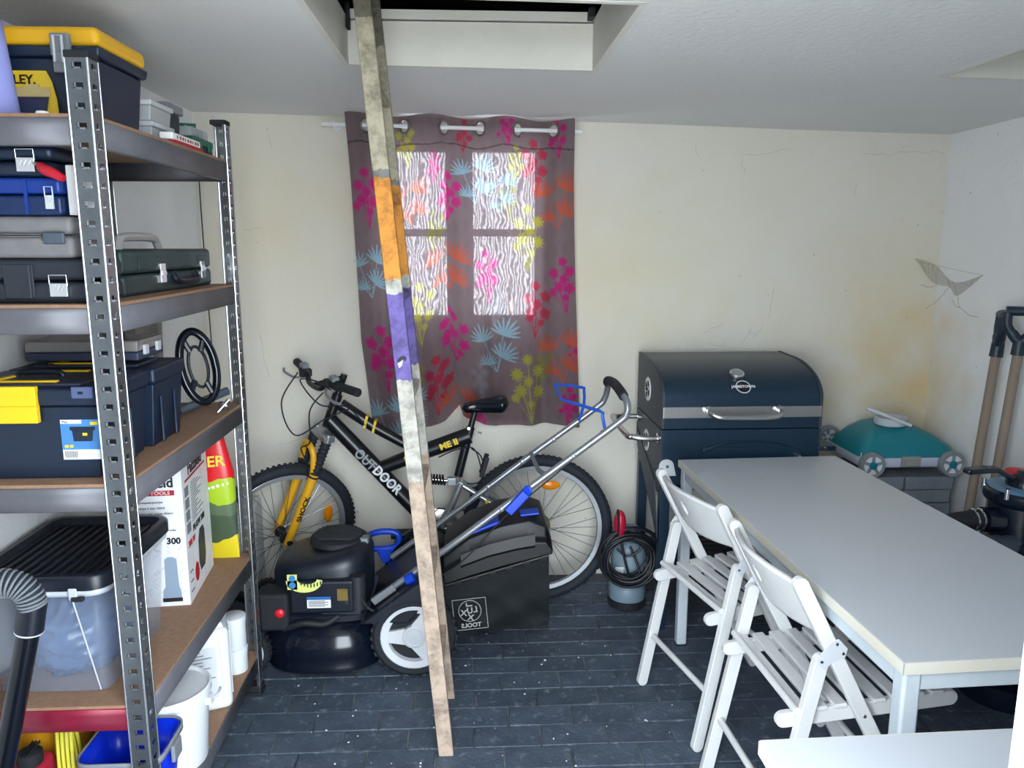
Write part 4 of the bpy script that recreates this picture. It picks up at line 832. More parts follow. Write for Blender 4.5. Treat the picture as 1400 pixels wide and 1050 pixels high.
tb2('head_tube', [headB, headT], .022, FRM)
tb2('seat_tube', [Vector((-.012, 0, .79)), Vector((-.068, 0, .575))], .019, FRM)
tb2('seat_post', [Vector((.012, 0, .875)), Vector((-.02, 0, .76))], .0135, FRM)
MB().cyl((-.02, -.03, .79), (-.02, .03, .79), .006).cyl((.02, -.03, .775), (.035, -.035, .77), .004).build('seat_clamp', CHROME, bike)
# saddle
sad = MB(); rings = []
for k in range(19):
    t = k / 18; x = -.048 + t * .20; e1 = math.sqrt(max(.02, 1 - (1 - min(t / .12, 1)) ** 2)); e2 = math.sqrt(max(.02, 1 - (max(0, t - .82) / .18) ** 2))
    hw = (.022 + .052 * max(0, (t - .3) / .7) ** 1.2) * e1 * e2; th = (.022 + .03 * t ** .8) * e1 * e2; zc = .884 + .012 * t - .012 * (1 - t) ** 3
    rings.append([Vector((x, hw * math.cos(a), zc + (th * .7 if math.sin(a) > 0 else th) * math.sin(a))) for a in [2 * PI * q / 20 for q in range(20)]])
sd_ = sad.loft(rings).build('saddle', BLACKS, bike, smooth=60)
for y in (-.02, .02): tb2('saddle_rail', cr([(-.04, y * .3, .89), (.0, y, .872), (.05, y, .872), (.12, y, .89)], 4), .0035, BLACKM, sd_, 8)
# swingarm
for y in (-.035, .035):
    tb2('swing_arm', cr([(-.06, y * .6, .545), (.08, y * 1.4, .46), (.2, y * 1.8, .385), (RH.x, y * 1.9, RH.z)], 5), .0125, SILV)
    tb2('chain_stay', cr([(-.14, y * .7, .35), (.05, y * 1.5, .315), (RH.x, y * 1.9, RH.z)], 5), .009, SILV)
    tb2('seat_stay', [(-.055, y * .8, .55), (-.10, y * .9, .44), (-.155, y * .9, .335)], .0135, SILV)
MB().cyl((-.06, -.035, .545), (-.06, .035, .545), .013).cyl(BBp + Vector((0, -.04, 0)), BBp + Vector((0, .04, 0)), .022).build('pivot', SILV, bike)
q = MB()
for k in range(6): q.box((.055 + k * .017, -.0585 - k * .0022, .474 - k * .0106), (.012, .006, .014), Matrix.Rotation(.55, 3, 'Y'))
tag(q.build('worn_decal', YELINK, bike), kind='stuff')
# shock
sh = [];
for i in range(91): a = i / 90 * 6 * 2 * PI; sh.append((-.20 + .075 * i / 90, .02 * math.cos(a), .563 - .006 * i / 90 + .02 * math.sin(a)))
sk = MB().cyl((-.225, 0, .566), (-.10, 0, .552), .008).build('shock_absorber', CHROME, bike); tb2('shock_spring', sh, .0045, BLACKM, sk, 6)
MB().bx(-.115, -.075, -.02, .02, .535, .57).build('shock_mount', SILV, sk, bevel=.004)
# cranks, chain, cassette
cs = MB().lathe([(.085, -.003), (.09, 0), (.085, .003)], BBp + Vector((0, .05, 0)), (0, 1, 0), 36).build('chainring', STEEL, bike)
tb2('crank', cr([BBp + Vector((0, -.06, 0)), BBp + Vector((.08, -.075, .02)), BBp + Vector((.165, -.08, .05))], 4), [.012] * 4 + [.010] * 5, SILV)
MB().box(BBp + Vector((.175, -.13, .055)), (.09, .085, .02), Matrix.Rotation(-.2, 3, 'Y')).build('pedal', BLACKM, bike, bevel=.003)
tb2('crank', [BBp + Vector((0, .06, 0)), BBp + Vector((-.16, .08, -.05))], .011, SILV); MB().box(BBp + Vector((-.17, .13, -.055)), (.09, .085, .02)).build('pedal', BLACKM, bike, bevel=.003)
cas = MB()
for k in range(7): cas.cyl(RH + Vector((0, .036 + k * .004, 0)), RH + Vector((0, .038 + k * .004, 0)), .06 - k * .005, n=30)
cas.build('cassette', mat('old_brass', srgb(120, 112, 78), .5, .6), wr_)
ch = [BBp + Vector((.0, .05, .088)), RH + Vector((0, .05, .045)), RH + Vector((.045, .05, 0)), RH + Vector((.02, .05, -.09)), RH + Vector((-.03, .05, -.13)), BBp + Vector((0, .05, -.088)), BBp + Vector((-.088, .05, 0))]
tb2('chain', ch + [ch[0]], .0045, mat('oily_chain', srgb(44, 46, 48), .5, .6), bike, 6)
MB().cyl((.0, -.035, .50), (.0, .035, .50), .018).cyl((.035, -.03, .51), (.035, .03, .51), .012).cyl((-.0, -.04, .50), (.05, -.045, .53), .006).build('front_derailleur', BLACKM, bike)
MB().cyl(RH + Vector((.0, .055, -.03)), RH + Vector((-.01, .055, -.14)), .012).build('rear_derailleur', BLACKM, bike)
for y in (-.035, .035): MB().box((.045, y, .62), (.02, .014, .09), Matrix.Rotation(.3, 3, 'Y')).build('rear_brake', BLACKM, bike, bevel=.003)
tb2('brake_cable', cr([(-.01, -.02, .70), (.03, -.03, .67), (.045, -.02, .60), (.02, -.02, .55), (-.03, -.02, .545)], 6), .003, BLACKM, bike, 6)
tb2('brake_cable', cr([(-.15, -.025, .665), (-.07, -.03, .70), (.0, -.02, .70), (.03, -.02, .62), (.035, 0, .56)], 6), .003, BLACKM, bike, 6)
# fork and bars (turned)
for y in (-.058, .058):
    top = headB + Vector((-.028, y, -.045)); e_ = FH + Vector((0, y * 1.05, 0)); mid = top + (e_ - top) * .36
    fk = tb2('fork_leg', [mid - (e_ - top) * .04, e_ + (e_ - top) * .03], [.0205, .017], FORKY, M=ST)
    bo = []; 
    for i in range(40): bo.append(top + (mid - top) * i / 39)
    tb2('fork_boot', bo, [.019 + .0035 * (i % 4 in (1, 2)) for i in range(40)], RUBBER, fk, 12, ST)
    tb2('stanchion_cap', [top + Vector((.012, 0, .035)), top], .019, SILV, fk, 12, ST)
arch = cr([headB + Vector((-.095, -.058, -.20)), headB + Vector((-.085, -.055, -.11)), headB + Vector((-.085, -.03, -.065)), headB + Vector((-.085, .03, -.065)), headB + Vector((-.085, .055, -.11)), headB + Vector((-.095, .058, -.20))], 6)
tb2('fork_brace', arch, .013, FORKY, M=ST)
MB().box(headB + Vector((-.02, 0, -.03)), (.05, .15, .035)).xf(ST).build('fork_crown', SILV, bike, bevel=.008)
top = headB + Vector((-.028, -.058, -.045)); e_ = FH + Vector((0, -.061, 0)); dd = (e_ - top).normalized()
Mx = Matrix(((-dd.x, dd.z if False else 0, 0, 0), (0, 0, -1, 0), (-dd.z, 0, 0, 0), (0, 0, 0, 1)))
bx_ = -dd; by_ = Vector((0, -1, 0)).cross(bx_); R3 = Matrix((bx_, by_, Vector((0, -1, 0)))).transposed().to_4x4()
text('SHOCK', .030, INK, bike, None, M=ST @ Matrix.Translation(top + dd * .30 + Vector((0, -.0205, 0))) @ R3, sx=1.15, bold=.0008)
MB().cyl(e_ + Vector((0, -.005, 0)), e_ + Vector((0, -.022, 0)), .012).xf(ST).build('axle_nut', BLACKM, wf_)
stm = headT + ua * .07
tb2('stem', [headT, headT + ua * .09], .0145, FRM, M=ST); cl_ = stm + Vector((-.125, 0, -.012)); tb2('stem', [stm, cl_], .016, FRM, M=ST)
bar = cr([cl_ + Vector((.045, -.30, .035)), cl_ + Vector((.03, -.17, .035)), cl_ + Vector((.01, -.10, .03)), cl_ + Vector((0, -.05, .0)), cl_ + Vector((0, .05, 0)), cl_ + Vector((.01, .10, .03)), cl_ + Vector((.03, .17, .035)), cl_ + Vector((.045, .30, .035))], 6)
tilt = lambda v: v + Vector((0, 0, -.11 * v.y))
bar = [tilt(v) for v in bar]
hbar = tb2('handlebar', bar, .012, FRM, M=ST)
for s in (-1, 1):
    g0 = tilt(cl_ + Vector((.028, s * .185, .035))); g1 = tilt(cl_ + Vector((.046, s * .305, .035)))
    tb2('grip', [g0, g0 + (g1 - g0) * .05, g0 + (g1 - g0) * .5, g1], [.02, .0165, .0175, .0175], RUBBER, hbar, 14, ST)
    tb2('shifter', [g0 + Vector((-.004, -s * .005, 0)), g0 + Vector((-.012, -s * .045, 0))], .021, BLACKM, hbar, 14, ST)
    tb2('brake_lever', cr([g0 + Vector((-.015, -s * .06, -.012)), g0 + Vector((-.05, -s * .03, -.025)), g0 + Vector((-.06, s * .06, -.03)), g0 + Vector((-.05, s * .10, -.028))], 4), .0055, GREYP, hbar, 8, ST)
    MB().box(g0 + Vector((-.016, -s * .06, 0)), (.05, .03, .034)).xf(ST).build('lever_clamp', BLACKM, hbar, bevel=.006)
    MB().box(g0 + Vector((-.01, -s * .035, .024)), (.03, .04, .02)).xf(ST).build('gear_display', GREYP, hbar, bevel=.004)
    for y in (.03,): MB().box(headB + Vector((-.10, s * .05, -.19)), (.02, .016, .09)).xf(ST).build('front_brake', BLACKM, wf_ if False else bike, bevel=.003)
g = lambda v: ST @ Vector(v)
L0 = g(cl_ + Vector((-.02, .13, .02))); R0 = g(cl_ + Vector((-.02, -.13, .02)))
tb2('brake_cable', cr([L0, L0 + Vector((-.06, -.06, -.12)), L0 + Vector((.0, -.1, -.25)), headT + Vector((-.05, -.04, -.10)), headT + Vector((.05, -.03, -.06))], 8), .003, BLACKM, bike, 6)
tb2('brake_cable', cr([R0, R0 + Vector((-.05, -.03, -.07)), R0 + Vector((-.06, 0, -.2)), headB + Vector((-.1, -.05, -.08)), g(headB + Vector((-.10, 0, -.13)))], 8), .003, BLACKM, bike, 6)
tb2('brake_cable', cr([R0 + Vector((.03, 0, .01)), R0 + Vector((-.02, -.03, .05)), R0 + Vector((-.1, .05, .04)), headT + Vector((-.07, -.03, -.04)), headT + Vector((.04, -.03, -.05)), Vector((-.45, -.025, .80))], 8), .003, BLACKM, bike, 6)
# decals
d_ = (BBp - headB).normalized(); ang = math.atan2(d_.z, d_.x)
Mt = lambda x, y, z_, a: Matrix.Translation((x, y, z_)) @ Matrix.Rotation(-a, 4, 'Y') @ Matrix.Rotation(PI / 2, 4, 'X')
pc = headB + d_ * .30 + Vector((.008, 0, .02))
text('OUT', .058, mat('silver_ink', srgb(150, 156, 160), .4), bike, None, M=Mt(pc.x - .055, -.0342, pc.z + .055, ang), sx=.84, bold=.0014); text('DOOR', .058, WHINK, bike, None, M=Mt(pc.x + .035, -.0342, pc.z - .036, ang), sx=.84, bold=.002)
a2 = math.atan2(.14, .385); text('ME II', .036, YELINK, bike, None, M=Mt(-.105, -.0355, .723, a2), bold=.0016, sx=1.1)
text('E', .036, YELINK, bike, None, M=Mt(-.285, -.033, .658, a2), bold=.0016)
dt_ = (Vector((-.26, 0, .70)) - Vector((-.42, 0, .795))).normalized()
for k in range(2): MB().box((-.455 + k * .035, -.001, .822 - k * .021), (.010, .0535, .053), Matrix.Rotation(.25, 3, 'Y')).build('stripe', YELINK, bike)

# ================================================================== lawn mower
mow = thing('lawn_mower', 'black petrol lawn mower with white wheel hub and grass bag', 'lawn mower', (-.35, 2.85, 0))
DKM = mat('gloss_deck', srgb(12, 18, 30), .16); MBAG = mat('bag_fabric', srgb(20, 24, 27), .7, spec=.2, bump=.12, bscale=160); MLID = mat('bag_lid_plastic', srgb(18, 20, 23), .42, spec=.3)
def mring(cx, cy, rx, ry, z_, e=.75, n=48): return [Vector((cx + rx * math.copysign(abs(math.cos(a)) ** e, math.cos(a)), cy + ry * math.copysign(abs(math.sin(a)) ** e, math.sin(a)), z_)) for a in [2 * PI * k / n for k in range(n)]]
dk = MB().loft([mring(-.56, 2.85, .222, .228, .026), mring(-.56, 2.85, .232, .24, .032), mring(-.56, 2.85, .232, .24, .05), mring(-.56, 2.85, .228, .234, .062), mring(-.56, 2.85, .234, .238, .085), mring(-.56, 2.85, .236, .238, .115), mring(-.56, 2.85, .228, .228, .15), mring(-.56, 2.85, .205, .205, .182), mring(-.56, 2.85, .165, .165, .204), mring(-.56, 2.85, .1, .1, .213)]).build('deck', DKM, mow, smooth=55)
MB().loft([mring(-.57, 2.86, .225, .19, .20, .6), mring(-.57, 2.86, .225, .19, .222, .6), mring(-.57, 2.86, .21, .175, .232, .6)]).build('deck_top', BLACK, mow, smooth=40)
MB().prism([(-.42, 2.62, .21), (-.24, 2.62, .21), (-.10, 2.62, .36), (-.16, 2.62, .40), (-.30, 2.62, .30)], (0, .46, 0)).build('discharge_chute', BLACK, mow, bevel=.01)
HUBW = mat('wheel_hub_grey', srgb(206, 208, 212), .4)
def mwheel(cx, cy, r_, w, s):
    c0 = Vector((cx, cy, r_)); o = MB(); hw = w / 2
    o.lathe([(r_ * .72, -hw * .9), (r_ * .9, -hw), (r_ * .975, -hw * .6), (r_ * .985, 0), (r_ * .975, hw * .6), (r_ * .9, hw), (r_ * .72, hw * .9)], c0, (0, 1, 0), 40, caps=False)
    for i in range(30):
        a = 2 * PI * i / 30
        for y in (-hw * .55, hw * .55): o.box(c0 + Vector((math.cos(a + (y > 0) * .1) * r_ * .975, y, math.sin(a + (y > 0) * .1) * r_ * .975)), (r_ * .05, hw * .8, r_ * .1), Matrix.Rotation(-a, 3, 'Y'))
    wl = o.build('wheel', RUBBER, mow)
    h = MB(); f = -hw * s
    h.lathe([(r_ * .775, f * .92), (r_ * .75, f * 1.02), (r_ * .60, f * .9), (r_ * .58, f * .2), (r_ * .60, 0)], c0, (0, 1, 0), 40, caps=False); h.build('hub_ring', HUBW, wl)
    MB().lathe([(r_ * .6, f * .1), (r_ * .01, f * .12)], c0, (0, 1, 0), 32, caps=False).build('hub_web', BLACKM, wl)
    for k in range(3):
        a = 2 * PI * k / 3 + 1.05; dx, dz = math.cos(a), math.sin(a); px, pz = -dz, dx; q = []
        for t_, ww in ((.2, .2), (.62, .13)):
            q += [(t_, ww)]
        poly = [c0 + Vector((dx * q[0][0] * r_ + px * q[0][1] * r_, 0, dz * q[0][0] * r_ + pz * q[0][1] * r_)), c0 + Vector((dx * q[1][0] * r_ + px * q[1][1] * r_, 0, dz * q[1][0] * r_ + pz * q[1][1] * r_)), c0 + Vector((dx * q[1][0] * r_ - px * q[1][1] * r_, 0, dz * q[1][0] * r_ - pz * q[1][1] * r_)), c0 + Vector((dx * q[0][0] * r_ - px * q[0][1] * r_, 0, dz * q[0][0] * r_ - pz * q[0][1] * r_))]
        MB().prism([p_ + Vector((0, f * .15, 0)) for p_ in poly], (0, f * .65, 0)).build('hub_spoke', HUBW, wl, bevel=.003)
    MB().lathe([(r_ * .27, f * .1), (r_ * .27, f * .9), (r_ * .24, f * 1.0), (r_ * .2, f * .98), (r_ * .19, f * .92), (.001, f * 1.0)], c0, (0, 1, 0), 28, caps=False).build('hub_cap', GREYP if False else LGREY, wl)
mwheel(-.222, 2.645, .158, .052, 1); mwheel(-.222, 3.085, .158, .052, -1); mwheel(-.845, 2.66, .10, .045, 1); mwheel(-.845, 3.06, .10, .045, -1)
MB().cyl((-.845, 2.66, .10), (-.845, 3.06, .10), .009).cyl((-.222, 2.645, .158), (-.222, 3.085, .158), .009).build('axle', BLACKM, mow); MB().bx(-.86, -.70, 2.72, 2.98, .13, .215).build('front_plate', BLACK, mow, bevel=.015)
# engine
eb_ = MB().loft([mring(-.575, 2.86, .178, .16, .232, .6), mring(-.575, 2.86, .182, .165, .30, .6), mring(-.575, 2.86, .182, .165, .385, .62), mring(-.575, 2.86, .174, .157, .412, .64), mring(-.57, 2.865, .155, .14, .428, .7), mring(-.56, 2.87, .11, .11, .436, .9)])
for v in eb_.v: v.z += max(0, v.z - .25) * .9 * (v.x + .53)
eng = eb_.build('engine_cover', BLACK, mow, smooth=50, label='black engine cover with a finned starter housing')
MB().lathe([(.108, 0), (.105, .018), (.09, .026), (.03, .028)], (-.525, 2.88, .436), n=36).build('starter_housing', BLACKM, eng)
for k in range(9): MB().tube(cr([(-.525 - .09 * math.cos((k - 4) * .21), 2.88 + .09 * math.sin((k - 4) * .21) - .0, .465), (-.525, 2.88 + (k - 4) * .018, .4675), (-.525 + .09 * math.cos((k - 4) * .21), 2.88 + .09 * math.sin((k - 4) * .21), .461)], 5), .005, 6).build('starter_fin', BLACKM, eng)
MB().bx(-.45, -.405, 2.83, 2.88, .43, .458).build('starter_grip', GREYP, eng, bevel=.008)
MB().bx(-.785, -.675, 2.655, 2.76, .175, .32).build('air_filter', BLACKM, eng, bevel=.015, seg=3)
MB().lathe([(.017, 0), (.017, .008), (.012, .013), (.003, .014)], (-.705, 2.655, .25), (0, -1, 0)).build('primer_button', mat('primer_red', srgb(214, 30, 48), .35), eng)
MB().bx(-.675, -.44, 2.672, 2.76, .232, .36).build('shroud', BLACK, eng, bevel=.012, seg=3)
MB().bx(-.61, -.525, 2.6695, 2.673, .258, .302).build('label_sheet', PAPER, eng); MB().bx(-.61, -.525, 2.6685, 2.672, .29, .302).build('label_band', mat('label_blue', srgb(40, 100, 170), .5), eng)
q = MB(); [q.bx(-.605, -.545 + .012 * (k % 2), 2.6685, 2.6696, .284 - k * .005, .286 - k * .005) for k in range(5)]; q.build('label_print', INK, eng)
MB().cyl((-.60, 2.76, .38), (-.60, 2.76, .418), .028, n=20).build('fuel_cap', BLACKM, eng, bevel=.002)
q = MB(); poly = []
for k in range(13): a = PI + k * PI / 12; poly.append((-.615 + .065 * math.cos(a), 2.664, .348 + .045 * math.sin(a) + .02))
for k in range(12, -1, -1): a = PI + k * PI / 12; poly.append((-.605 + .035 * math.cos(a), 2.664, .372 + .018 * math.sin(a)))
q.prism(poly, (0, -.004, 0)); q.bx(-.675, -.64, 2.660, 2.664, .335, .392).build('throttle_plate', mat('pale_yellow', srgb(222, 226, 130), .5), eng)
for zz in (.352, .378): MB().lathe([(.012, 0), (.012, .001), (.001, .001)], (-.657, 2.660, zz), (0, -1, 0)).build('throttle_icon', mat('icon_blue', srgb(60, 130, 190), .5), eng)
q = MB()
for k in range(7): q.box((-.625 + k * .0115, 2.659, .362 - .012 * math.sin((k + .5) / 7 * PI)), (.004, .003, .013))
q.build('throttle_teeth', INK, eng)
MB().cyl((-.43, 2.70, .24), (-.43, 2.70, .37), .028).cyl((-.47, 2.69, .27), (-.47, 2.69, .33), .02).bx(-.56, -.42, 2.68, 2.78, .225, .26).build('carburettor', mat('engine_grey', srgb(52, 56, 60), .5, .4), eng)
q = MB(); q.bx(-.485, -.462, 2.664, 2.667, .29, .325); q.bx(-.50, -.462, 2.668, 2.70, .285, .33).build('warning_sticker', mat('warn_yellow', srgb(120, 100, 40), .5), eng)
tb2('fuel_hose', cr([(-.42, 2.68, .30), (-.39, 2.66, .26), (-.35, 2.655, .245), (-.30, 2.66, .25)], 6), .005, BLACKM, eng, 6)
tb2('muffler_pipe', cr([(-.70, 2.67, .18), (-.62, 2.65, .21), (-.55, 2.66, .20), (-.50, 2.68, .22)], 6), .012, BLACKM, eng, 8)
# grass bag
def br(x, ztop): pass
B0 = []; NB = 28
for k in range(21):
    t = k / 20; x = -.11 + t * .382; zb = .118 + .048 * t ** 1.3; ztp = .335 + .11 * t; ring_b = []
    for i in range(NB * 2 + 16):
        if i < NB: q = i / NB; y = 2.668; z_ = ztp + (zb - ztp) * q
        elif i < NB + 8: q = (i - NB) / 8; y = 2.668 + .364 * q; z_ = zb - .006 * math.sin(PI * q)
        elif i < 2 * NB + 8: q = (i - NB - 8) / NB; y = 3.032; z_ = zb + (ztp - zb) * q
        else: q = (i - 2 * NB - 8) / 8; y = 3.032 - .364 * q; z_ = ztp
        h = (z_ - zb) / (ztp - zb); w_ = max(0, 1 - h * 1.15)
        fold = .007 * math.sin(t * 17 + h * 9) * w_ + .006 * math.sin(t * 7 - h * 12 + 1) * w_ * (t > .3) + .004 * math.sin(t * 29 + h * 20) * w_ * t
        sg = -1 if y < 2.85 else 1
        y2 = y + sg * (fold - .014 * (1 - h) ** 3 + .004 * math.sin(PI * h)); x2 = x + (.006 * math.sin(h * 14) * w_ if t > .9 else 0)
        ring_b.append(Vector((x2, y2, z_ + .004 * math.sin(t * 23) * (h < .08))))
    B0.append(ring_b)
bg_ = MB().loft(B0).build('grass_bag', MBAG, mow, smooth=60, label='charcoal fabric grass bag with a mirrored logo')
lidp = []
for x, zb, zt_ in ((-.115, .338, .44), (-.02, .37, .515), (.10, .405, .56), (.2, .43, .578), (.262, .445, .555), (.285, .45, .49)):
    lidp.append([Vector((x, y, z_)) for y, z_ in ((2.66, zb), (2.664, zb + (zt_ - zb) * .45), (2.685, zb + (zt_ - zb) * .55), (2.70, zt_ - .012), (2.74, zt_), (2.96, zt_), (3.0, zt_ - .012), (3.02, zb + (zt_ - zb) * .5), (3.04, zb))])
MB().loft(lidp).build('bag_lid', MLID, mow, bevel=.006, smooth=40)
MB().tube([(-.113, 2.658, .338), (.27, 2.658, .448)], .006, 8).build('bag_rail', MLID, bg_)
for k in range(6):
    x = -.06 + k * .062; zz = .338 + (x + .113) * .287
    MB().box((x, 2.655, zz - .004), (.03, .008, .012), Matrix.Rotation(-.28, 3, 'Y')).build('rail_clip', MLID, bg_, bevel=.002)
MB().loft([[Vector((x, 2.66, zt_)), Vector((x, 2.652, zt_ + .012)), Vector((x, 2.66, zt_ + .05))] for x, zt_ in ((-.05, .405), (.05, .443), (.15, .467), (.22, .478))]).build('lid_ridge', MLID, bg_, smooth=0)
MB().prism([(-.02, 2.715, .512), (.03, 2.715, .537), (.085, 2.715, .559), (.10, 2.715, .551), (.03, 2.715, .526), (-.015, 2.715, .504)], (0, .10, 0)).build('bag_handle', BLUE, mow, bevel=.004); MB().box((.205, 2.76, .578), (.07, .06, .008), Matrix.Rotation(-.1, 3, 'Y')).build('blue_inlay', BLUE, mow, bevel=.003)
# mirrored logo on the bag side
LOG = mat('logo_grey', srgb(150, 152, 150), .6); ML = lambda x, z_: Matrix.Translation((x, 2.6595, z_)) @ Matrix.Rotation(-.09, 4, 'Y') @ Matrix.Rotation(PI / 2, 4, 'X')
R9 = Matrix.Translation((-.018, 2.6545, .228)) @ Matrix.Rotation(-.09, 4, 'Y')
lg = MB()
for a in ((-.062, .0585, .062, .0605), (-.062, -.0605, .062, -.0585)): lg.bx(a[0], a[2], -.0008, .0008, a[1], a[3])
for a in (-.062, .060): lg.bx(a, a + .002, -.0008, .0008, -.06, .06)
lg.ring((0, 0, .012), (0, 1, 0), .041, .0014, 40, 6); lg.xf(R9).build('logo_outline', LOG, bg_)
lt = lambda ch, x, z_, rot=0, s=.032: text(ch, s, LOG, bg_, None, M=R9 @ Matrix.Translation((x, -.0012, z_)) @ Matrix.Rotation(rot, 4, 'Y') @ Matrix.Rotation(PI / 2, 4, 'X'), mirror=True, bold=.0008)
lt('U', 0, .013); lt('L', .021, .016, -.1); lt('X', -.023, .006, .1); lt('L', -.002, .037, 1.6); lt('X', .001, -.014, .2)
lt('TOOLS', 0, -.044, 0, .023)
# handle bars
NT = cr([(-.345, 2.695, .29), (-.10, 2.695, .468), (.2, 2.695, .693), (.505, 2.70, .918), (.55, 2.705, .96), (.555, 2.72, 1.0), (.545, 2.76, 1.025)], 6)
FT = cr([(-.345, 3.06, .285), (-.10, 3.07, .458), (.2, 3.08, .683), (.49, 3.085, .895), (.535, 3.085, .94), (.545, 3.06, 1.0), (.538, 3.0, 1.03)], 6)
tb2('handle_tube', NT, .0125, ALU, mow, 12); tb2('handle_tube', FT, .0125, ALU, mow, 12)
gp = tb2('handle_grip', cr([(.547, 2.745, 1.018), (.542, 2.80, 1.032), (.538, 2.90, 1.04), (.538, 3.02, 1.028), (.541, 3.045, 1.015)], 6), .0185, RUBBER, mow, 14)
BL2 = mat('blue_bail', srgb(30, 84, 190), .35)
tb2('brake_bail', cr([(.43, 3.075, .852), (.45, 3.07, .92), (.446, 3.05, .985), (.435, 3.04, .998), (.33, 2.98, 1.022), (.322, 2.96, 1.012), (.335, 2.9, .988), (.345, 2.86, .982), (.46, 2.74, .965), (.468, 2.73, .95), (.475, 2.705, .90), (.478, 2.70, .89)], 2), .006, BL2, mow, 8)
tb2('cross_brace', [(.235, 3.08, .718), (.25, 2.9, .70), (.262, 2.70, .735)], .009, GREYP, mow, 8)
MB().cyl((.195, 2.68, .69), (.19, 2.67, .69), .018).box((.155, 2.676, .645), (.035, .024, .10), Matrix.Rotation(.75, 3, 'Y')).build('clamp_lever', BLUE, mow, bevel=.006)
MB().cyl((-.25, 2.68, .352), (-.22, 2.675, .372), .02).build('lower_clamp', BLUE, mow, bevel=.004)
MB().box((-.335, 2.69, .297), (.10, .02, .029), Matrix.Rotation(-.62, 3, 'Y')).build('handle_bracket', ALU, mow, bevel=.004)
for pt in ((.1, 2.683, .617), (.36, 2.684, .812)): MB().lathe([(.008, 0), (.008, .004), (.003, .006)], pt, (0, -1, 0)).build('bolt', ALU, mow)
for pt in ((.06, 3.062, .58), (.2, 3.068, .683), (.33, 3.07, .776)): MB().lathe([(.009, 0), (.009, .004), (.003, .006)], pt, (0, -1, 0)).build('bolt', ALU, mow)
tb2('control_cable', cr([(.468, 2.715, .90), (.33, 2.70, .77), (.12, 2.675, .60), (-.05, 2.65, .43), (-.20, 2.645, .34)], 6), .0025, BLACKM, mow, 6)
# blue-handled tool behind the mower
c = thing('hedge_trimmer', 'black power tool with a blue loop handle standing behind the mower', 'power tool', (-.33, 3.17, 0))
LP = [(-.455, 3.13, .32), (-.445, 3.13, .355), (-.39, 3.13, .372), (-.33, 3.13, .365), (-.318, 3.13, .335), (-.335, 3.13, .305), (-.39, 3.13, .295), (-.44, 3.13, .30)]
MB().tube(cr(LP, 5, True), .013, 10, True).prism([(-.42, 3.117, .30), (-.34, 3.117, .30), (-.36, 3.117, .24), (-.385, 3.117, .235)], (0, .026, 0)).build('loop_handle', BLUE, c, bevel=.002)
MB().loft([[Vector((x, 3.145 + r_ * .45 * math.cos(a), zc + r_ * math.sin(a))) for a in [2 * PI * k / 16 for k in range(16)]] for x, zc, r_ in ((-.37, .22, .05), (-.33, .25, .085), (-.25, .29, .10), (-.17, .31, .09), (-.12, .31, .05))]).build('motor_housing', BLACKS, c, smooth=60)
MB().bx(-.36, -.12, 3.125, 3.17, 0, .205).build('stand', BLACKM, c, bevel=.02); tb2('cable', cr([(-.372, 3.14, .25), (-.38, 3.13, .19), (-.37, 3.13, .165), (-.34, 3.14, .17)], 5), .005, BLACKM, c, 6)
MB().cyl((-.335, 3.118, .245), (-.335, 3.11, .245), .009).build('screw', CHROME, c)

# ================================================================== submersible pump
c = thing('submersible_pump', 'grey submersible pump with coiled black cable and red float', 'pump', (.668, 3.17, 0))
PGREY = mat('pump_grey', srgb(116, 136, 148), .45)
pc_ = (.668, 3.17, 0)
MB().lathe([(.078, .0), (.082, .006), (.082, .034), (.076, .038)], pc_, n=32).build('strainer_base', BLACKM, c)
for k in range(24): a = 2 * PI * k / 24; MB().box((.668 + .082 * math.cos(a), 3.17 + .082 * math.sin(a), .019), (.006, .006, .024), Matrix.Rotation(a, 3, 'Z')).build('strainer_rib', BLACKM, c)
MB().lathe([(.078, .038), (.08, .042), (.08, .095), (.077, .10), (.074, .104), (.073, .27), (.066, .285), (.05, .30), (.035, .305)], pc_, n=36).build('pump_body', PGREY, c)
MB().bx(.63, .706, 3.16, 3.182, .30, .37).build('handle_web', PGREY, c, bevel=.01, seg=3); MB().cyl((.70, 3.17, .29), (.70, 3.17, .355), .02).build('outlet', PGREY, c)
MB().bx(.60, .636, 3.0955, 3.10, .155, .205).build('label_sheet', mat('label_grey', srgb(206, 210, 214)), c)
rk = random.Random(4); CABL = mat('cable_black', srgb(16, 20, 28), .5)
for k in range(22):
    r1 = .112 + rk.uniform(-.026, .02); cx = .652 + rk.uniform(-.012, .012); cz = .262 + rk.uniform(-.012, .012); y0 = 3.055 + rk.uniform(-.02, .02); t0 = rk.uniform(0, 6)
    MB().tube(cr([(cx + r1 * math.cos(a) * 1.04, y0 + .012 * math.sin(a * 2 + t0), cz + r1 * math.sin(a)) for a in [2 * PI * i / 18 for i in range(18)]], 3, True), .0056, 8, True).build('cable_loop', CABL, c)
for pts in ([(.61, 3.06, .37), (.625, 3.05, .28), (.645, 3.045, .20), (.66, 3.05, .14), (.70, 3.05, .15), (.69, 3.06, .22), (.66, 3.09, .30)], [(.60, 3.07, .30), (.64, 3.06, .27), (.69, 3.06, .29), (.70, 3.07, .32), (.66, 3.08, .33)]): tb2('cable_tail', cr(pts, 6), .0056, CABL, c, 8)
FLT = mat('float_red', srgb(176, 20, 52), .4)
MB().ball((.606, 3.05, .418), (.026, .03, .058), 20, 14).build('float_switch', FLT, c); MB().ball((.597, 3.05, .42), (.009, .0315, .061), 20, 14).build('float_shell', BLACKM, c)
MB().cyl((.607, 3.055, .365), (.612, 3.058, .335), .011, .008).build('float_gland', BLACKM, c)

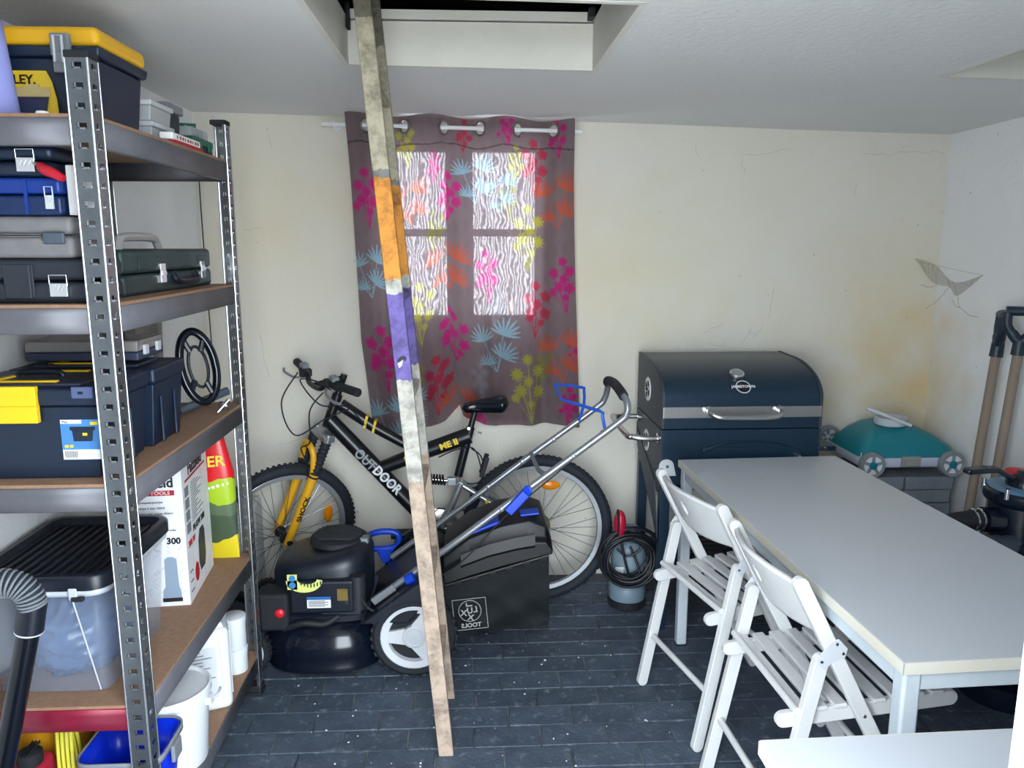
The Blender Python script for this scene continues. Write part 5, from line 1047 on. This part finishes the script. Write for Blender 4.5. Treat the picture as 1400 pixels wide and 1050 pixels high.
# ================================================================== barbecue
c = thing('barbecue', 'large dark charcoal barbecue cart with a curved hood and steel handle', 'barbecue', (1.055, 3.15, 0))
BQ = mat('bbq_enamel', srgb(18, 42, 60), .36, var=.2, vscale=6, col2=srgb(26, 42, 60)); BQS = mat('bbq_side', srgb(48, 56, 66), .5)
X0, X1, Y0, Y1 = .735, 1.375, 2.925, 3.375
prof = [(Y0, .85), (Y0, .965)]
for k in range(1, 13): a = k / 12 * PI / 2; prof.append((Y0 + .30 * (1 - math.cos(a)), .965 + .125 * math.sin(a)))
prof += [(Y1, 1.092), (Y1, .85)]
hood = MB().prism([(X0 + .012, y, z_) for y, z_ in prof], (X1 - X0 - .024, 0, 0)).build('hood', BQ, c, smooth=30)
for xa in (X0, X1 - .012): MB().prism([(xa, y + (.0), z_) for y, z_ in [(Y0 - .004, .85)] + [(y_ - .004 if y_ < 3.2 else y_, z_ + .003) for y_, z_ in prof[1:-1]] + [(Y1, .85)]], (.012, 0, 0)).build('hood_side', BQS, hood, smooth=0, bevel=.002)
bd = MB().bx(X0 + .004, X1 - .004, Y0 - .006, Y0, .893, .938).build('steel_band', STEEL, hood, bevel=.002)
hd = MB(); hd.tube(cr([(.915, 2.918, .925), (.918, 2.885, .918), (.945, 2.868, .908), (.99, 2.865, .905), (1.13, 2.865, .905), (1.175, 2.868, .908), (1.195, 2.885, .918), (1.198, 2.918, .925)], 6), .0105, 12); hd.build('handle', STEEL, hood)
for x in (.915, 1.198): MB().cyl((x, 2.92, .925), (x, 2.905, .925), .018).build('handle_boss', STEEL, hood, bevel=.002)
def hy(t): a = t * PI / 2; return Vector((0, Y0 + .30 * (1 - math.cos(a)), .965 + .125 * math.sin(a))), Vector((0, -.125 * math.cos(a), .30 * math.sin(a))).normalized()
pp, nn = hy(.46); pp.x = 1.05
th = MB().lathe([(.028, 0), (.029, .012), (.025, .016), (.023, .014), (.001, .014)], pp, nn, 28, caps=False).build('thermometer', STEEL, hood); MB().lathe([(.023, .0145), (.001, .0148)], pp, nn, 24, caps=False).build('thermometer_dial', mat('dial', srgb(130, 142, 146), .3), th)
pp, nn = hy(.24); pp.x = 1.06; MB().lathe([(.03, 0), (.03, .002), (.026, .002), (.026, 0)], pp, nn, 28, caps=False).build('badge_ring', LGREY, hood); MB().lathe([(.026, .001), (.001, .001)], pp, nn, 24, caps=False).build('badge', INK, hood)
yx = Vector((1, 0, 0)); zx = nn; up_ = zx.cross(yx); R4 = Matrix((yx, up_, zx)).transposed().to_4x4()
text("JAMESTOWN", .016, WHINK, hood, None, M=Matrix.Translation(pp + nn * .003) @ R4, bold=.0003)
# firebox
fb = MB().prism([(X0 + .004, y, z_) for y, z_ in ((Y0 + .002, .845), (Y1, .845), (Y1, .72), (Y1 - .06, .62), (Y0 + .06, .58), (Y0 + .002, .62))], (X1 - X0 - .008, 0, 0)).build('firebox', BQ, c, bevel=.003)
for xa in (X0, X1 - .006): MB().prism([(xa, y, z_) for y, z_ in ((Y0, .845), (Y1, .845), (Y1, .70), (Y1 - .08, .62), (Y0 + .04, .58), (Y0, .62))], (.006, 0, 0)).build('side_plate', BQS, fb)
MB().bx(.905, 1.30, Y0 - .004, Y0 + .004, .60, .775).build('ash_door', BQ, fb, bevel=.012, seg=3)
MB().tube(cr([(.905, Y0 - .004, .76), (.99, Y0 - .004, .79), (1.1, Y0 - .004, .797), (1.21, Y0 - .004, .79), (1.30, Y0 - .004, .76)], 5), .004, 6).build('door_rim', BQ, fb)
MB().tube(cr([(1.285, Y0 - .002, .74), (1.285, Y0 - .03, .738), (1.31, Y0 - .032, .715), (1.31, Y0 - .03, .70)], 5), .006, 8).build('door_latch', CHROME, fb)
def vent(zc, yc, rz_, par):
    v = MB(); v.lathe([(rz_, 0), (rz_, .003), (.001, .003)], (X0, yc, zc), (-1, 0, 0), 28, caps=False); o = v.build('vent_disc', WHITE, par)
    for k in range(4):
        a = k * PI / 2 + .5; s_ = MB()
        s_.prism([(X0 - .0032, yc + rz_ * q * math.cos(a + d), zc + rz_ * q * math.sin(a + d)) for q, d in ((.3, -.4), (.72, -.42), (.8, 0), (.72, .42), (.3, .4))], (-.001, 0, 0)); s_.build('vent_slot', BLACKM, o)
    MB().cyl((X0 - .003, yc, zc), (X0 - .01, yc, zc), .006).build('vent_knob', BLACKM, o)
vent(.965, 3.17, .05, hood); vent(.745, 3.17, .046, fb)
tb2('side_handle', cr([(X0, 2.955, .805), (.68, 2.955, .805), (.635, 2.965, .81), (.612, 3.0, .812), (.612, 3.29, .816), (.635, 3.325, .814), (.68, 3.335, .812), (X0, 3.335, .812)], 6), .0125, STEEL, c, 12)
for y in (2.955, 3.335): MB().cyl((X0 - .008, y, .808), (X0, y, .808), .019).build('handle_flange', CHROME, c)
for x in (X0 + .006, X1 - .046):
    for y in (Y0 + .005, Y1 - .045): MB().bx(x, x + .04, y, y + .04, 0, .64).build('leg', BQ, c, bevel=.003)
MB().bx(X0 + .075, X1 - .02, Y0 + .02, Y1 - .02, .22, .24).build('lower_shelf', BQ, c, bevel=.003)
sl = MB(); [sl.bx(X0 + .08, X1 - .03, Y0 + .04 + k * .05, Y0 + .05 + k * .05, .26, .268) for k in range(8)]; [sl.bx(x, x + .008, Y0 + .03, Y1 - .03, .252, .262) for x in (X0 + .09, X1 - .07)]; sl.build('wire_rack', BLACKM, c)
MB().prism([(.76 + .03 * math.cos(a), Y0 - .004, .70 + .028 * math.sin(a)) for a in [PI * k / 10 for k in range(11)]] + [(.73, Y0 - .004, .66), (.80, Y0 - .004, .66)], (0, .004, 0)).build('corner_plate', LGREY, c, bevel=.001)
for zz in (.70, .632): MB().lathe([(.007, 0), (.006, .005), (.001, .006)], (.762, Y0 - .004, zz), (0, -1, 0)).build('bolt', CHROME, c)
MB().prism([(X0 - .004, 3.36, .76), (X0 - .004, 3.0, .62), (X0 - .004, 2.93, .44), (X0 - .004, 2.93, .40), (X0 - .004, 3.33, .68)], (.004, 0, 0)).build('side_gusset', BQS, c)
MB().bx(X1, X1 + .10, 2.99, 3.32, .735, .755).build('side_ledge', BQ, c, bevel=.004); MB().cyl((X1 + .05, 2.985, .745), (X1 + .05, 2.97, .745), .008).build('ledge_bolt', CHROME, c)
c2 = thing('grill_tool', 'bright blue handled grill tool hanging behind the pump', 'tool', (.80, 3.40, .40))
MB().cyl((.765, 3.42, .425), (.84, 3.42, .425), .008).build('handle', mat('sky_blue', srgb(40, 130, 200), .4), c2); MB().cyl((.84, 3.42, .425), (.90, 3.42, .40), .003).build('shaft', STEEL, c2)

# ================================================================== tables
TTOP = mat('grey_melamine', srgb(192, 196, 202), .34, var=.3, vscale=3, col2=srgb(184, 188, 196)); TEDGE = mat('cream_edge_band', srgb(214, 214, 204), .5, var=.6, vscale=4, col2=srgb(204, 190, 164)); TLEG = mat('table_leg_paint', srgb(196, 204, 210), .4, var=.5, vscale=8, col2=srgb(170, 182, 190))
nt = TTOP.node_tree; p = nt.nodes['Principled BSDF']; src = p.inputs['Base Color'].links[0].from_socket; tcn = nt.nodes.new('ShaderNodeTexCoord')
ns = nt.nodes.new('ShaderNodeTexNoise'); ns.inputs['Scale'].default_value = 13; ns.inputs['Detail'].default_value = 2; nt.links.new(tcn.outputs['Object'], ns.inputs['Vector']); m_ = nt.nodes.new('ShaderNodeMapRange'); m_.inputs[1].default_value = .76; m_.inputs[2].default_value = .8; m_.inputs[4].default_value = .6; nt.links.new(ns.outputs['Fac'], m_.inputs[0]); mx = nt.nodes.new('ShaderNodeMix'); mx.data_type = 'RGBA'; mx.inputs[7].default_value = srgb(120, 118, 116) + (1,); nt.links.new(src, mx.inputs[6]); nt.links.new(m_.outputs[0], mx.inputs[0]); nt.links.new(mx.outputs[2], p.inputs['Base Color'])
def table(lab, x, y, rz, L_, W_):
    c = thing('work_table', lab, 'table', (x, y, 0), rz, world=False)       # origin at far left corner; runs to +x and -y
    MB().bx(.002, W_ - .002, -L_ + .002, -.002, .724, .75).build('tabletop', TTOP, c, bevel=.001)
    eb = MB(); eb.bx(0, .002, -L_, 0, .724, .7495).bx(W_ - .002, W_, -L_, 0, .724, .7495).bx(0, W_, -.002, 0, .724, .7495).bx(0, W_, -L_, -L_ + .002, .724, .7495); eb.build('edge_band', TEDGE, c)
    for a, b, d, e in ((.04, W_ - .04, -.038, -.012), (.04, W_ - .04, -L_ + .012, -L_ + .038), (.012, .038, -L_ + .04, -.04), (W_ - .038, W_ - .012, -L_ + .04, -.04)): MB().bx(a, b, d, e, .682, .724).build('apron', TLEG, c, bevel=.003)
    for a in (.008, W_ - .048):
        for b in (-.048, -L_ + .008):
            l_ = MB().bx(a, a + .04, b, b + .04, .006, .724).build('leg', TLEG, c, bevel=.008, seg=3); MB().bx(a + .002, a + .038, b + .002, b + .038, 0, .007).build('foot_cap', BLACKM, l_)
    return c
table('long grey work table with cream edges in front of the barbecue', .783, 2.838, math.radians(2.3), 1.476, .628)
table('grey table corner beside the doorway in the foreground', .469, 1.142, math.radians(1.2), .49, 1.25)

# ================================================================== folding chairs
def chair():
    c = thing('folding_chair', '', 'chair', (0, 0, 0), world=False); w = .205; th = .011
    Aat = lambda z_: .045 + (.80 - z_) * .5275
    for s in (-1, 1):
        y = s * (w - th)
        MB().stad((Aat(.785), .785), (Aat(.018), .018), .036, y - th, y + th).build('back_post', CHAIRW, c, bevel=.003)
        lg_ = MB().stad((.004, .018), (.117, .588), .036, y - th, y + th).build('rear_leg', CHAIRW, c, bevel=.003)
        yo = y + s * (th + .0012)
        pl_ = MB().prism([(.098, yo - .0012, .592), (.122, yo - .0012, .570), (.142, yo - .0012, .59), (.172, yo - .0012, .60), (.176, yo - .0012, .622), (.152, yo - .0012, .648), (.135, yo - .0012, .642), (.118, yo - .0012, .622)], (0, .0024, 0)).build('hinge_plate', LGREY, c, bevel=.0008)
        for (px, pz) in ((.113, .592), (.165, .61), (.148, .635)): MB().lathe([(.0045, 0), (.0035, .002), (.0005, .0025)], (px, yo + s * .0012, pz), (0, s, 0), 10).build('rivet', ZINCB, pl_)
        MB().lathe([(.005, 0), (.004, .002), (.0005, .003)], (Aat(.44), y + s * th, .44), (0, s, 0), 10).build('pivot_rivet', ZINCB, c)
        yr = s * (w - 3 * th - .002)
        MB().stad((.045, .425), (.475, .455), .040, yr - .009, yr + .009).build('seat_rail', CHAIRW, c, bevel=.003)
    for k in range(8):
        x = .085 + k * .05; zz = .448 + (x - .045) * .07
        MB().box((x, 0, zz), (.033, .37, .012), Matrix.Rotation(-.07, 3, 'Y')).build('seat_slat', CHAIRW, c, bevel=.003)
    for (x, z_) in ((.068, .458), (.036, .19), (Aat(.22), .22)): MB().cyl((x, -w + .012, z_), (x, w - .012, z_), .0095, n=14).build('stretcher', CHAIRW, c)
    bk = MB(); hw = w - 2 * th
    def bf(off):
        def f(u, v):
            y = -hw + 2 * hw * u; z_ = .655 + v * (.125 + .012 * math.sin(PI * u)) - .012 * math.sin(PI * u) * (1 - v); bow = -.038 * math.sin(PI * u) ** .9
            return (Aat(z_) + bow + off, y, z_)
        return f
    hole = lambda u, v: ((u - .5) / .032) ** 2 + ((v - .58) / .17) ** 2 > 1
    bk.grid(bf(0), 60, 24, hole); bk.build('backrest', CHAIRW, c, solid=.013, smooth=50)
    return c
ch1 = chair(); ch1['label'] = 'white slatted folding chair nearest the barbecue'; ch1['group'] = 'white folding chairs at the table'
ch2 = copy_tree(ch1); ch2['label'] = 'white slatted folding chair nearest the front corner of the long table'; ch2['group'] = 'white folding chairs at the table'
ch1.location = (.640, 2.345, 0); ch1.rotation_euler = (0, 0, math.radians(13.5))
ch2.location = (.690, 1.845, 0); ch2.rotation_euler = (0, 0, math.radians(3.5))

# ================================================================== pool cleaner on blocks
CB = mat('concrete_block', srgb(128, 136, 144), .9, var=.6, vscale=25, col2=srgb(104, 112, 122), bump=.4, bscale=120, rnd=.12)
bmh = .0595
blk = MB().bx(-.104, .104, -.16, .16, 0, bmh - .003)
bme = None
for col_ in range(2):
    for k in range(10):
        if bme is None:
            o = blk.build('concrete_block', CB, None, bevel=.004); bme = o
        else: o = bme.copy(); COL.objects.link(o)
        o.location = (1.715 + col_ * .215 + .003 * math.sin(k * 5 + col_), 3.235 + .004 * math.cos(k * 3 + col_), k * bmh)
        tag(o, 'grey concrete block, %s from the top of the stack column nearer the %s' % (('tenth', 'ninth', 'eighth', 'seventh', 'sixth', 'fifth', 'fourth', 'third', 'second', 'first')[k], ('barbecue', 'spades')[col_]), 'block', 'paving blocks under the pool cleaner')
pcn = thing('pool_cleaner', 'teal robotic pool cleaner with white trim and four wheels on grey blocks', 'pool cleaner', (1.845, 3.23, .597))
zb = .597; GT = mat('pale_lilac_trim', srgb(206, 210, 226), .45); WG = mat('wheel_grey', srgb(136, 142, 146), .55); TP = mat('clip_taupe', srgb(150, 150, 148), .5)
def sring(x0, x1, y0, y1, z_, r_): return rr(x0, x1, y0, y1, z_, r_, 6)
MB().loft([sring(1.64, 2.05, 3.085, 3.40, zb + .035, .05), sring(1.63, 2.06, 3.075, 3.41, zb + .05, .05), sring(1.63, 2.06, 3.075, 3.41, zb + .078, .05)]).build('lower_trim', GT, pcn, smooth=50)
MB().loft([sring(1.632, 2.058, 3.077, 3.408, zb + .078, .05), sring(1.645, 2.045, 3.09, 3.40, zb + .112, .06), sring(1.69, 1.99, 3.13, 3.38, zb + .155, .06), sring(1.74, 1.93, 3.17, 3.36, zb + .185, .05), sring(1.78, 1.89, 3.20, 3.34, zb + .195, .04)]).build('top_shell', TEAL, pcn, smooth=60)
MB().bx(1.80, 1.885, 3.068, 3.08, zb + .04, zb + .085).bx(1.815, 1.87, 3.06, 3.07, zb + .045, zb + .07).build('side_clip', TP, pcn, bevel=.003)
ring_ = MB().loft([[Vector((1.82 + q * math.cos(a) * 1.0, 3.22 + q * math.sin(a), z_)) for a in [2 * PI * k / 28 for k in range(28)]] for q, z_ in ((.055, zb + .188), (.066, zb + .195), (.068, zb + .225), (.060, zb + .226), (.056, zb + .20), (.002, zb + .20))], caps=False); ring_.build('swivel_cup', LGREY, pcn)
MB().cyl((1.70, 3.2, zb + .268), (1.865, 3.13, zb + .205), .0075, n=12).cyl((1.70, 3.2, zb + .268), (1.745, 3.18, zb + .25), .0095, n=12).build('hose_pin', LGREY, pcn)
tb2('lanyard', cr([(1.635, 3.09, zb + .10), (1.62, 3.07, zb + .06), (1.612, 3.05, zb + .02), (1.60, 3.05, zb - .02)], 5), .0025, LGREY, pcn, 6)
def rwheel(x, y, z_, s):
    c0 = Vector((x, y, z_)); R = .054
    w = MB().lathe([(R * .72, -.014), (R * .95, -.016), (R, -.01), (R, .01), (R * .95, .016), (R * .72, .014)], c0, (0, 1, 0), 32, caps=False).build('wheel', WG, pcn)
    MB().lathe([(R * .73, -.012 * s), (R * .01, -.011 * s)], c0, (0, 1, 0), 28, caps=False).build('wheel_face', mat('wheel_white', srgb(226, 230, 240), .45), w)
    for k in range(5):
        a = k * 2 * PI / 5 + .3; MB().box(c0 + Vector((math.cos(a) * R * .5, -.0125 * s, math.sin(a) * R * .5)), (R * .62, .005, R * .24), Matrix.Rotation(-a, 3, 'Y')).build('wheel_spoke', WG, w)
    MB().lathe([(R * .32, -.013 * s), (R * .3, -.018 * s), (R * .05, -.022 * s)], c0, (0, 1, 0), 20).build('wheel_cap', TEAL, w)
rwheel(1.668, 3.062, zb + .0545, 1); rwheel(2.012, 3.062, zb + .0545, 1); rwheel(1.65, 3.425, zb + .085, -1); rwheel(2.04, 3.43, zb + .07, -1)

# ================================================================== sand filter
c = thing('sand_filter', 'black pool sand filter with a lever valve beside the long table', 'pool filter', (1.86, 2.42, 0))
FB = mat('filter_black', srgb(14, 24, 38), .25)
fc = Vector((1.86, 2.42, 0))
MB().lathe([(.14, 0), (.15, .02), (.15, .08), (.10, .10), (.17, .14), (.21, .22), (.22, .32), (.20, .42), (.14, .50), (.10, .53), (.10, .55)], fc, n=40).build('tank', FB, c)
MB().lathe([(.115, .55), (.118, .56), (.118, .585), (.105, .59), (.105, .70), (.12, .71), (.125, .72), (.125, .745), (.118, .752)], fc, n=40).build('valve_body', FB, c)
MB().lathe([(.112, .752), (.116, .757), (.07, .765), (.06, .762)], fc, n=40, caps=False).build('index_plate', mat('index_blue', srgb(104, 144, 172), .4), c)
MB().lathe([(.062, .752), (.062, .775), (.05, .80), (.03, .81), (.005, .812)], fc, n=28).build('valve_dome', FB, c)
MB().lathe([(.05, .797), (.04, .806), (.03, .809)], fc + Vector((-.01, .03, 0)), n=24).build('red_dial', RED, c)
lv = MB(); lv.loft([[Vector((x, y0_ - w, z_ - t_)), Vector((x, y0_ + w, z_ - t_)), Vector((x, y0_ + w, z_ + t_)), Vector((x, y0_ - w, z_ + t_))] for x, y0_, z_, w, t_ in ((1.625, 2.40, .822, .012, .006), (1.635, 2.40, .822, .02, .009), (1.70, 2.405, .825, .022, .009), (1.74, 2.41, .824, .018, .009), (1.80, 2.415, .79, .016, .010), (1.85, 2.42, .785, .016, .011))]); lv.build('lever', FB, c, bevel=.005, smooth=50)
for k in range(6):
    a = k * PI / 3 + .5; q = fc + Vector((.122 * math.cos(a), .122 * math.sin(a), .735)); MB().cyl(q, q + Vector((0, 0, .035)), .008, n=10).build('bolt', CHROME, c)
MB().cyl((1.76, 2.40, .65), (1.70, 2.395, .655), .042, n=24).cyl((1.70, 2.395, .655), (1.665, 2.392, .655), .030, n=24).build('port', FB, c)
tb2('hose', cr([(1.70, 2.395, .655), (1.62, 2.39, .652), (1.54, 2.385, .635), (1.47, 2.38, .60), (1.445, 2.375, .50), (1.45, 2.37, .3), (1.47, 2.36, .06)], 8), .031, RUBBER, c, 16)
for x in (1.668, 1.69): MB().ring((x, 2.393, .655), (1, 0, 0), .034, .0045, 28, 8).build('hose_clamp', CHROME, c)
MB().cyl((1.79, 2.36, .58), (1.62, 2.30, .575), .033, n=20).cyl((1.73, 2.34, .578), (1.70, 2.33, .577), .042, n=20).build('pipe', mat('slate_pipe', srgb(58, 70, 84), .45), c)
c = thing('bucket', 'deep blue bucket standing under the filter hose', 'bucket', (1.62, 2.66, 0)); MB().lathe([(.09, 0), (.12, .30), (.125, .31), (.118, .312)], (1.62, 2.68, 0), n=32).build('bucket_body', mat('deep_blue', srgb(8, 30, 130), .4), c); MB().tube([(1.62 + .122 * math.cos(a), 2.68, .30 - .10 * math.sin(a)) for a in [PI * k / 14 for k in range(15)]], .003, 6).build('handle', STEEL, c)

# ================================================================== spades
WD = mat('weathered_ash', srgb(150, 134, 118), .7, var=.6, vscale=8, col2=srgb(118, 104, 92), sx=(1, 1, .12)); DH = mat('dark_blue_handle', srgb(28, 42, 58), .45)
def spade(lab, top, bot, rzh):
    top = Vector(top); bot = Vector(bot); d = (top - bot).normalized(); c = thing('spade', lab, 'spade', (bot.x, bot.y, 0))
    MB().cyl(bot + d * .22, top - d * .13, .0175, n=16).build('shaft', WD, c)
    sx_ = Vector((math.cos(rzh), math.sin(rzh), 0)); sx_ = (sx_ - d * sx_.dot(d)).normalized()
    MB().cyl(top - d * .17, top - d * .115, .0245, .0225, n=18).build('socket', DH, c)
    h = MB()
    for s in (-1, 1): h.tube(cr([top - d * .12 + sx_ * s * .004, top - d * .09 + sx_ * s * .03, top - d * .06 + sx_ * s * .05, top - d * .012 + sx_ * s * .055], 5), [.02] * 6 + [.017] * 10, 10)
    h.tube([top - d * .008 - sx_ * .062, top - d * .004, top - d * .008 + sx_ * .062], .018, 12); h.build('grip', DH, c)
    n_ = d.cross(sx_).normalized(); b_ = MB()
    def bl(u, v): w = .085 * (1 - .15 * v if v < .8 else (1 - .15 * v) * math.sqrt(max(.05, 1 - ((v - .8) / .2) ** 2 * .9))); x = (u - .5) * 2; return bot + d * (.26 - .255 * v) + sx_ * w * x + n_ * (.02 * x * x - .01)
    b_.grid(bl, 12, 14); b_.build('blade', mat('dull_steel', (.3, .3, .31), .45, .9), c, solid=.003)
    MB().cyl(bot + d * .18, bot + d * .32, .017, .02, n=16).build('blade_socket', mat('dull_steel', (.3, .3, .31)), c)
spade('ash-handled spade with a dark grip seen edge-on against the wall', (2.052, 2.90, 1.30), (1.965, 2.90, .01), math.radians(62))
spade('ash-handled spade with an open D-grip nearest the doorway', (2.066, 2.80, 1.32), (1.98, 2.80, .01), math.radians(-28))
fk_ = MB(); rf = random.Random(12)
for k in range(150):
    x = rf.gauss(-.05, .55); y = rf.uniform(1.75, 3.3)
    if not -.72 < x < .75: continue
    a = rf.uniform(0, 6); q = rf.uniform(.0012, .0036) * (1.6 if rf.random() < .08 else 1)
    fk_.prism([(x + q * rf.uniform(.6, 1.3) * math.cos(a + i * 1.26), y + q * math.sin(a + i * 1.26), .0015) for i in range(5)], (0, 0, q * .5))
tag(fk_.build('paint_flakes', PAPER, None, smooth=0), 'tiny white paint flakes scattered over the dark pavers', 'paint flakes', kind='stuff')
bpy.context.view_layer.update()
